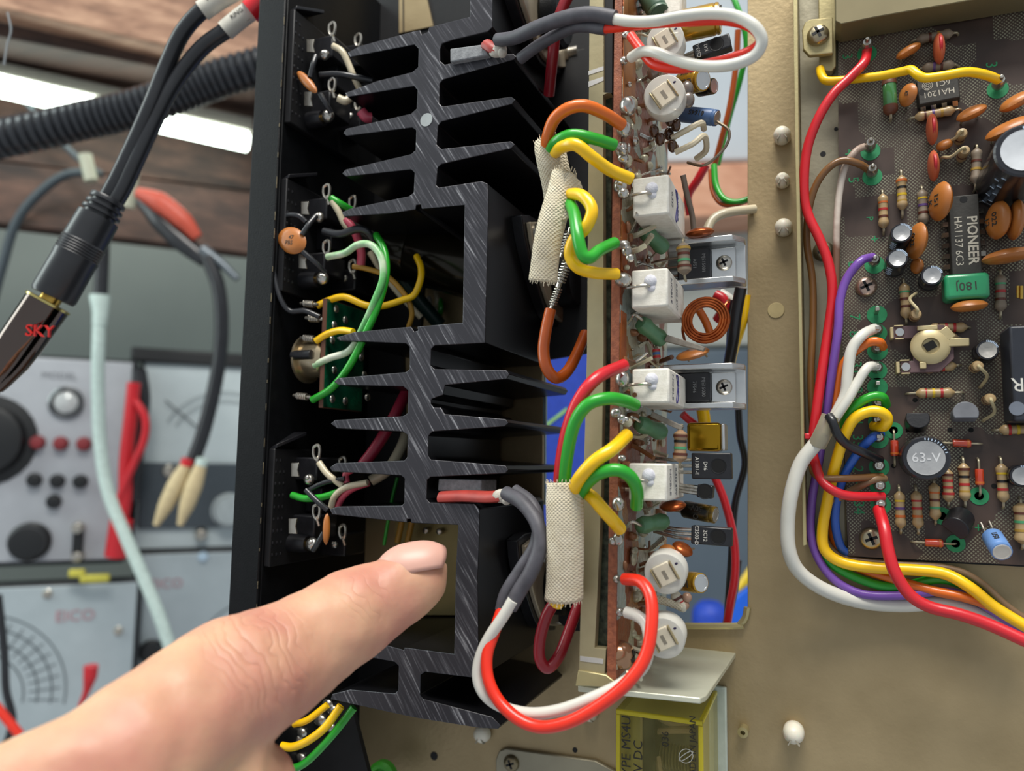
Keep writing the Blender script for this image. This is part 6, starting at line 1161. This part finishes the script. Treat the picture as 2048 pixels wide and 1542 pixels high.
def instrument(name, label, D, tl, br, dep, pm, width=None, rad=6, cat='instrument', case=CASE):
    a = bl(*tl, D); b = bl(*br, D); x0 = b.x - width if width else a.x; x1 = b.x; zt_, zb_ = a.z, b.z
    t = thing(name, label, cat, bm_() @ Vector(((x0+x1)/2, D, zb_)))
    m = MB(); m.box((x0 - 3, D + 2, zb_ - 4), (x1 + 4, D + dep, zt_ + 3), 0, bm_()); ob('case', m, case, t, bevel=4, seg=3)
    m = MB(); m.box((x0, D, zb_), (x1, D + 2.5, zt_), 0, bm_()); fp = ob('front_panel', m, pm, t, bevel=1); return t, fp
BP = Matrix((BR, ZU, -BD)).transposed().to_4x4()
def bfr(x, y, D): M = BP.copy(); M.translation = pb(x, y, D); return M
def knob(t, x, y, D, r, h, mt, name='jack', prof=None):
    m = MB(); m.lathe(prof or [(r*1.15, 0), (r*1.15, h*.2), (r, h*.3), (r*.9, h), (r*.6, h*1.05)], 24, bfr(x, y, D)); return ob(name, m, mt, t)
BRED = mat('red_jack_plastic', '#84282d', .5); BBLK = mat('black_jack_plastic', '#16181a', .4)
t, fp = instrument('signal_generator', 'light grey instrument with big dial, red and black jacks, left middle', 740, (20, 712), (240, 1118), 120, BOXG, width=210)
knob(t, -30, 880, 740, 34, 14, BBLK, 'tuning_dial', [(38, 0), (38, 1), (30, 2), (28, 12), (24, 13)])
m = MB(); m.lathe([(13.5, 0), (13.5, 4), (11.5, 5), (10.5, 2), (.1, 2)], 30, bfr(133, 805, 740)); ob('eye_bezel', m, mat('chrome_bezel', '#6d6f70', .25, .8), t); m = MB(); m.lathe([(10, 0), (9, 3), (5, 5), (.1, 5.5)], 26, bfr(133, 805, 740)); ob('eye_lens', m, mat('grey_lens', '#b9bcbc', .1), t)
for x, y in ((76, 885), (122, 887), (168, 888)): knob(t, x, y, 740, 5.2, 8, BRED, 'red_jack')
for x, y in ((69, 960), (115, 962), (161, 963), (108, 1003)): knob(t, x, y, 740, 5.2, 8, BBLK, 'black_jack')
knob(t, 60, 1083, 740, 14, 14, BBLK, 'range_knob'); knob(t, 157, 1055, 740, 4.5, 10, STEEL, 'binding_post'); knob(t, 157, 1112, 740, 4.5, 10, STEEL, 'binding_post')
m = MB(); m.box((-4, -10, 0), (4, 10, 6), 0, bfr(157, 1085, 740)); ob('slide_switch', m, BBLK, t, bevel=1)
text('MODEL', 8, bfr(118, 752, 738.9), mat('grey_legend', '#7c7f84', .7), t); 
t, fp = instrument('panel_meter', 'black framed white meter with dark lower panel, right of the red leads', 770, (290, 712), (520, 1092), 110, mat('meter_white', '#c3ced0', .5, 0, '#b4c0c2', 40, .6), cat='meter')
a = bl(282, 700, 769); b = bl(540, 735, 769); m = MB(); m.box((a.x - 8, 764, b.z - 2), (b.x + 10, 775, a.z + 2), 0, bm_()); ob('top_rim', m, BBLK, t, bevel=2)
a = bl(284, 925, 769); b = bl(540, 1052, 769); m = MB(); m.box((a.x, 765, b.z), (b.x, 772, a.z), 0, bm_()); ob('dark_lower_panel', m, mat('slate_lower_panel', '#4b545b', .4, .2), t, bevel=1)
m = MB(); c0 = bfr(450, 880, 767.5)
for rr in (58, 50): m.tube([c0 @ Vector((rr*math.cos(a), rr*math.sin(a) - 12, 0)) for a in [1.1 + k*.14 for k in range(12)]], .5, 5, res=1)
ob('scale_arc', m, mat('scale_grey', '#8b9496', .6), t); m = MB(); m.tube([pb(330, 800, 766), pb(395, 855, 766)], .6, 6, res=1); ob('needle', m, BBLK, t)
knob(t, 338, 942, 765, 5, 4, STEEL, 'panel_screw'); knob(t, 458, 1020, 765, 14, 14, mat('pale_knob', '#aeb8ba', .4), 'pale_knob'); knob(t, 402, 1068, 768, 5, 12, STEEL, 'terminal_post')
t, fp = instrument('capacitor_bridge', 'pale blue grey instrument with printed dial arcs at the lower left', 735, (10, 1176), (244, 1660), 20, BOXB, width=210)
text('EICO', 13, bfr(150, 1232, 734), mat('faded_red_print', '#b98a92', .7), t)
c0 = bfr(-60, 1400, 734.6)
for rr in (66, 56, 46, 36): 
    m = MB(); m.tube([c0 @ Vector((rr*math.cos(a), rr*math.sin(a), 0)) for a in [-.15 + k*.12 for k in range(15)]], .55, 5, res=1); ob('dial_arc', m, mat('dial_print', '#5d666b', .7), t)
for a_ in range(0, 9):
    m = MB(); a = -.1 + a_*.16; m.tube([c0 @ Vector((40*math.cos(a), 40*math.sin(a), 0)), c0 @ Vector((62*math.cos(a), 62*math.sin(a), 0))], .4, 5, res=1); ob('dial_tick', m, MAT['dial_print'], t)
for x, y in ((95, 1188), (237, 1262)): knob(t, x, y, 735, 3.2, 2.5, STEEL, 'panel_screw')
for x0, x1_ in ((140, 165), (168, 210)):
    pass
t, fp = instrument('second_bridge', 'pale instrument with faded red lettering and dial arc behind the white cable', 760, (275, 1110), (560, 1640), 110, BOXB)
text('EICO', 12, bfr(333, 1168, 759), MAT['faded_red_print'], t); knob(t, 303, 1302, 760, 9, 10, BBLK, 'small_knob')
c0 = bfr(520, 1330, 759.5)
for rr in (62, 50):
    m = MB(); m.tube([c0 @ Vector((rr*math.cos(a), rr*math.sin(a), 0)) for a in [1.7 + k*.12 for k in range(13)]], .55, 5, res=1); ob('dial_arc', m, MAT['dial_print'], t)
knob(t, 406, 1113, 760, 4, 4, mat('blue_white_lamp', '#bcd4e6', .3), 'pilot_lens'); knob(t, 268, 1208, 760, 4, 4, MAT['blue_white_lamp'], 'pilot_lens')
for lb, pts, r in (('long red test lead hanging between the two upper instruments', [(268, 765, 640), (262, 830, 640), (252, 920, 640), (250, 1000, 640), (240, 1060, 640)], 5.5), ('red test lead looped at the side of the upper left instrument', [(270, 800, 636), (290, 835, 636), (288, 880, 636), (262, 940, 636), (238, 1000, 636)], 3.2)):
    cwire(lb, pts, r, WC['red'], 'test lead', 'test_lead')
cwire('fat red plug at the foot of the hanging test lead', [(243, 1040, 630), (237, 1080, 630), (232, 1112, 630)], 9, WC['red'], 'plug', 'test_plug')
cwire('black lead coiled in the gap beside the red test lead', [(278, 740, 655), (286, 800, 655), (276, 880, 655), (266, 1000, 655)], 6, RUB)
t = thing('red_clip', 'red clip with a wire tail on the lower left instrument', 'clip', ct(178, 1345, 600)); m = MB(); m.tube([ct(182, 1332, 600), ct(180, 1355, 600), ct(172, 1385, 600), ct(160, 1412, 600)], [5.5, 5, 2.4, 1.6], 14); ob('red_boot', m, WC['red'], t)
cwire('red lead at the lower left edge of the photo', [(-10, 1410, 500), (15, 1440, 500), (40, 1470, 500)], 3, WC['scarlet']); cwire('black lead hanging at the lower left edge of the photo', [(-4, 1190, 520), (8, 1300, 520), (12, 1380, 520), (25, 1440, 520), (10, 1500, 520)], 2.6, RUB)
for x, y, lb in ((155, 1146, 'yellow bit lying on the lower left instrument, smaller of two'), (191, 1156, 'yellow plug lying on the lower left instrument')):
    m = MB(); m.box((-6 if x < 170 else -11, -3, 0), (6 if x < 170 else 11, 3.5, 6), 0, bfr(x, y, 722)); ob('yellow_plug', m, mat('pale_yellow_plastic', '#cfc64e', .5), bevel=1.5, label=lb, cat='plug')
m = MB(); bgbox(m, -420, 900, 560, 1130, -620, -590); bgbox(m, 900, 901, 560, 561, -620, -590); ob('workbench', m, WL, label='wooden workbench far below the instruments', cat='bench')
# ---- things seen through the opening of the chassis
def bobj(name, label, cat, poly, D, d, mt, bev=3):
    m = bsheet(poly, D, d); return ob(name, m, mt, bevel=bev, label=label, cat=cat)
bobj('pale_case', 'pale grey case seen through the top of the opening', 'case', [(1120, -200), (1640, -230), (1640, 318), (1120, 330)], 520, 90, mat('pale_case_grey', '#c3cbd0', .5, 0, '#b3bcc2', 15, .6))
bobj('peach_board', 'peach coloured wooden board seen through the opening', 'board', [(1120, 334), (1640, 320), (1640, 425), (1120, 450)], 500, 60, wood_mat('peach_wood', '#d9a98d', '#cb9779', '#b98468'))
bobj('white_panel', 'off-white ribbed panel seen behind the upper aluminium channel', 'panel', [(1120, 452), (1640, 428), (1640, 690), (1120, 700)], 560, 40, mat('offwhite_panel', '#b9bbb2', .6, 0, '#9fa39c', 12, .6))
bobj('slate_cabinet', 'blurred slate blue cabinet seen through the lower half of the opening', 'cabinet', [(1120, 704), (1640, 694), (1640, 1500), (1120, 1500)], 540, 90, mat('slate_blue_cabinet', '#5d6a73', .6, 0, '#45525e', 10, .6))
bb = bobj('blue_bin', 'bright blue bin with a yellow top at the foot of the opening', 'bin', [(1466, 1196), (1530, 1150), (1530, 1300), (1444, 1300)], 430, 4, mat('bright_blue_plastic', '#1668e8', .4))
ob('yellow_top', bsheet([(1472, 1178), (1530, 1095), (1530, 1148), (1467, 1194)], 430, 4), mat('bright_yellow_plastic', '#e8c71e', .4), bb, bevel=2, label='yellow top')
m = MB(); m.tube([ct(1420, 1205, 520), ct(1420, 1225, 520), ct(1420, 1300, 520)], [7, 12, 13], 24); ob('blue_bottle', m, mat('royal_blue_plastic', '#1f46b8', .55), label='rounded royal blue bottle beside the bright blue bin', cat='bottle')
b = bobj('blue_carton', 'royal blue carton with a green stripe seen behind the heat sink fins', 'carton', [(1040, 640), (1200, 640), (1200, 1100), (1040, 1100)], 330, 40, mat('royal_blue_card', '#2a49b8', .5), 1)
m = MB(); A = [pb(x, y, 329.5) for x, y in ((1088, 850), (1134, 815), (1136, 820), (1090, 856))]; m.prism(A, [p + BD*.4 for p in A]); ob('green_stripe', m, mat('lime_print', '#9bcf7a', .5), b)
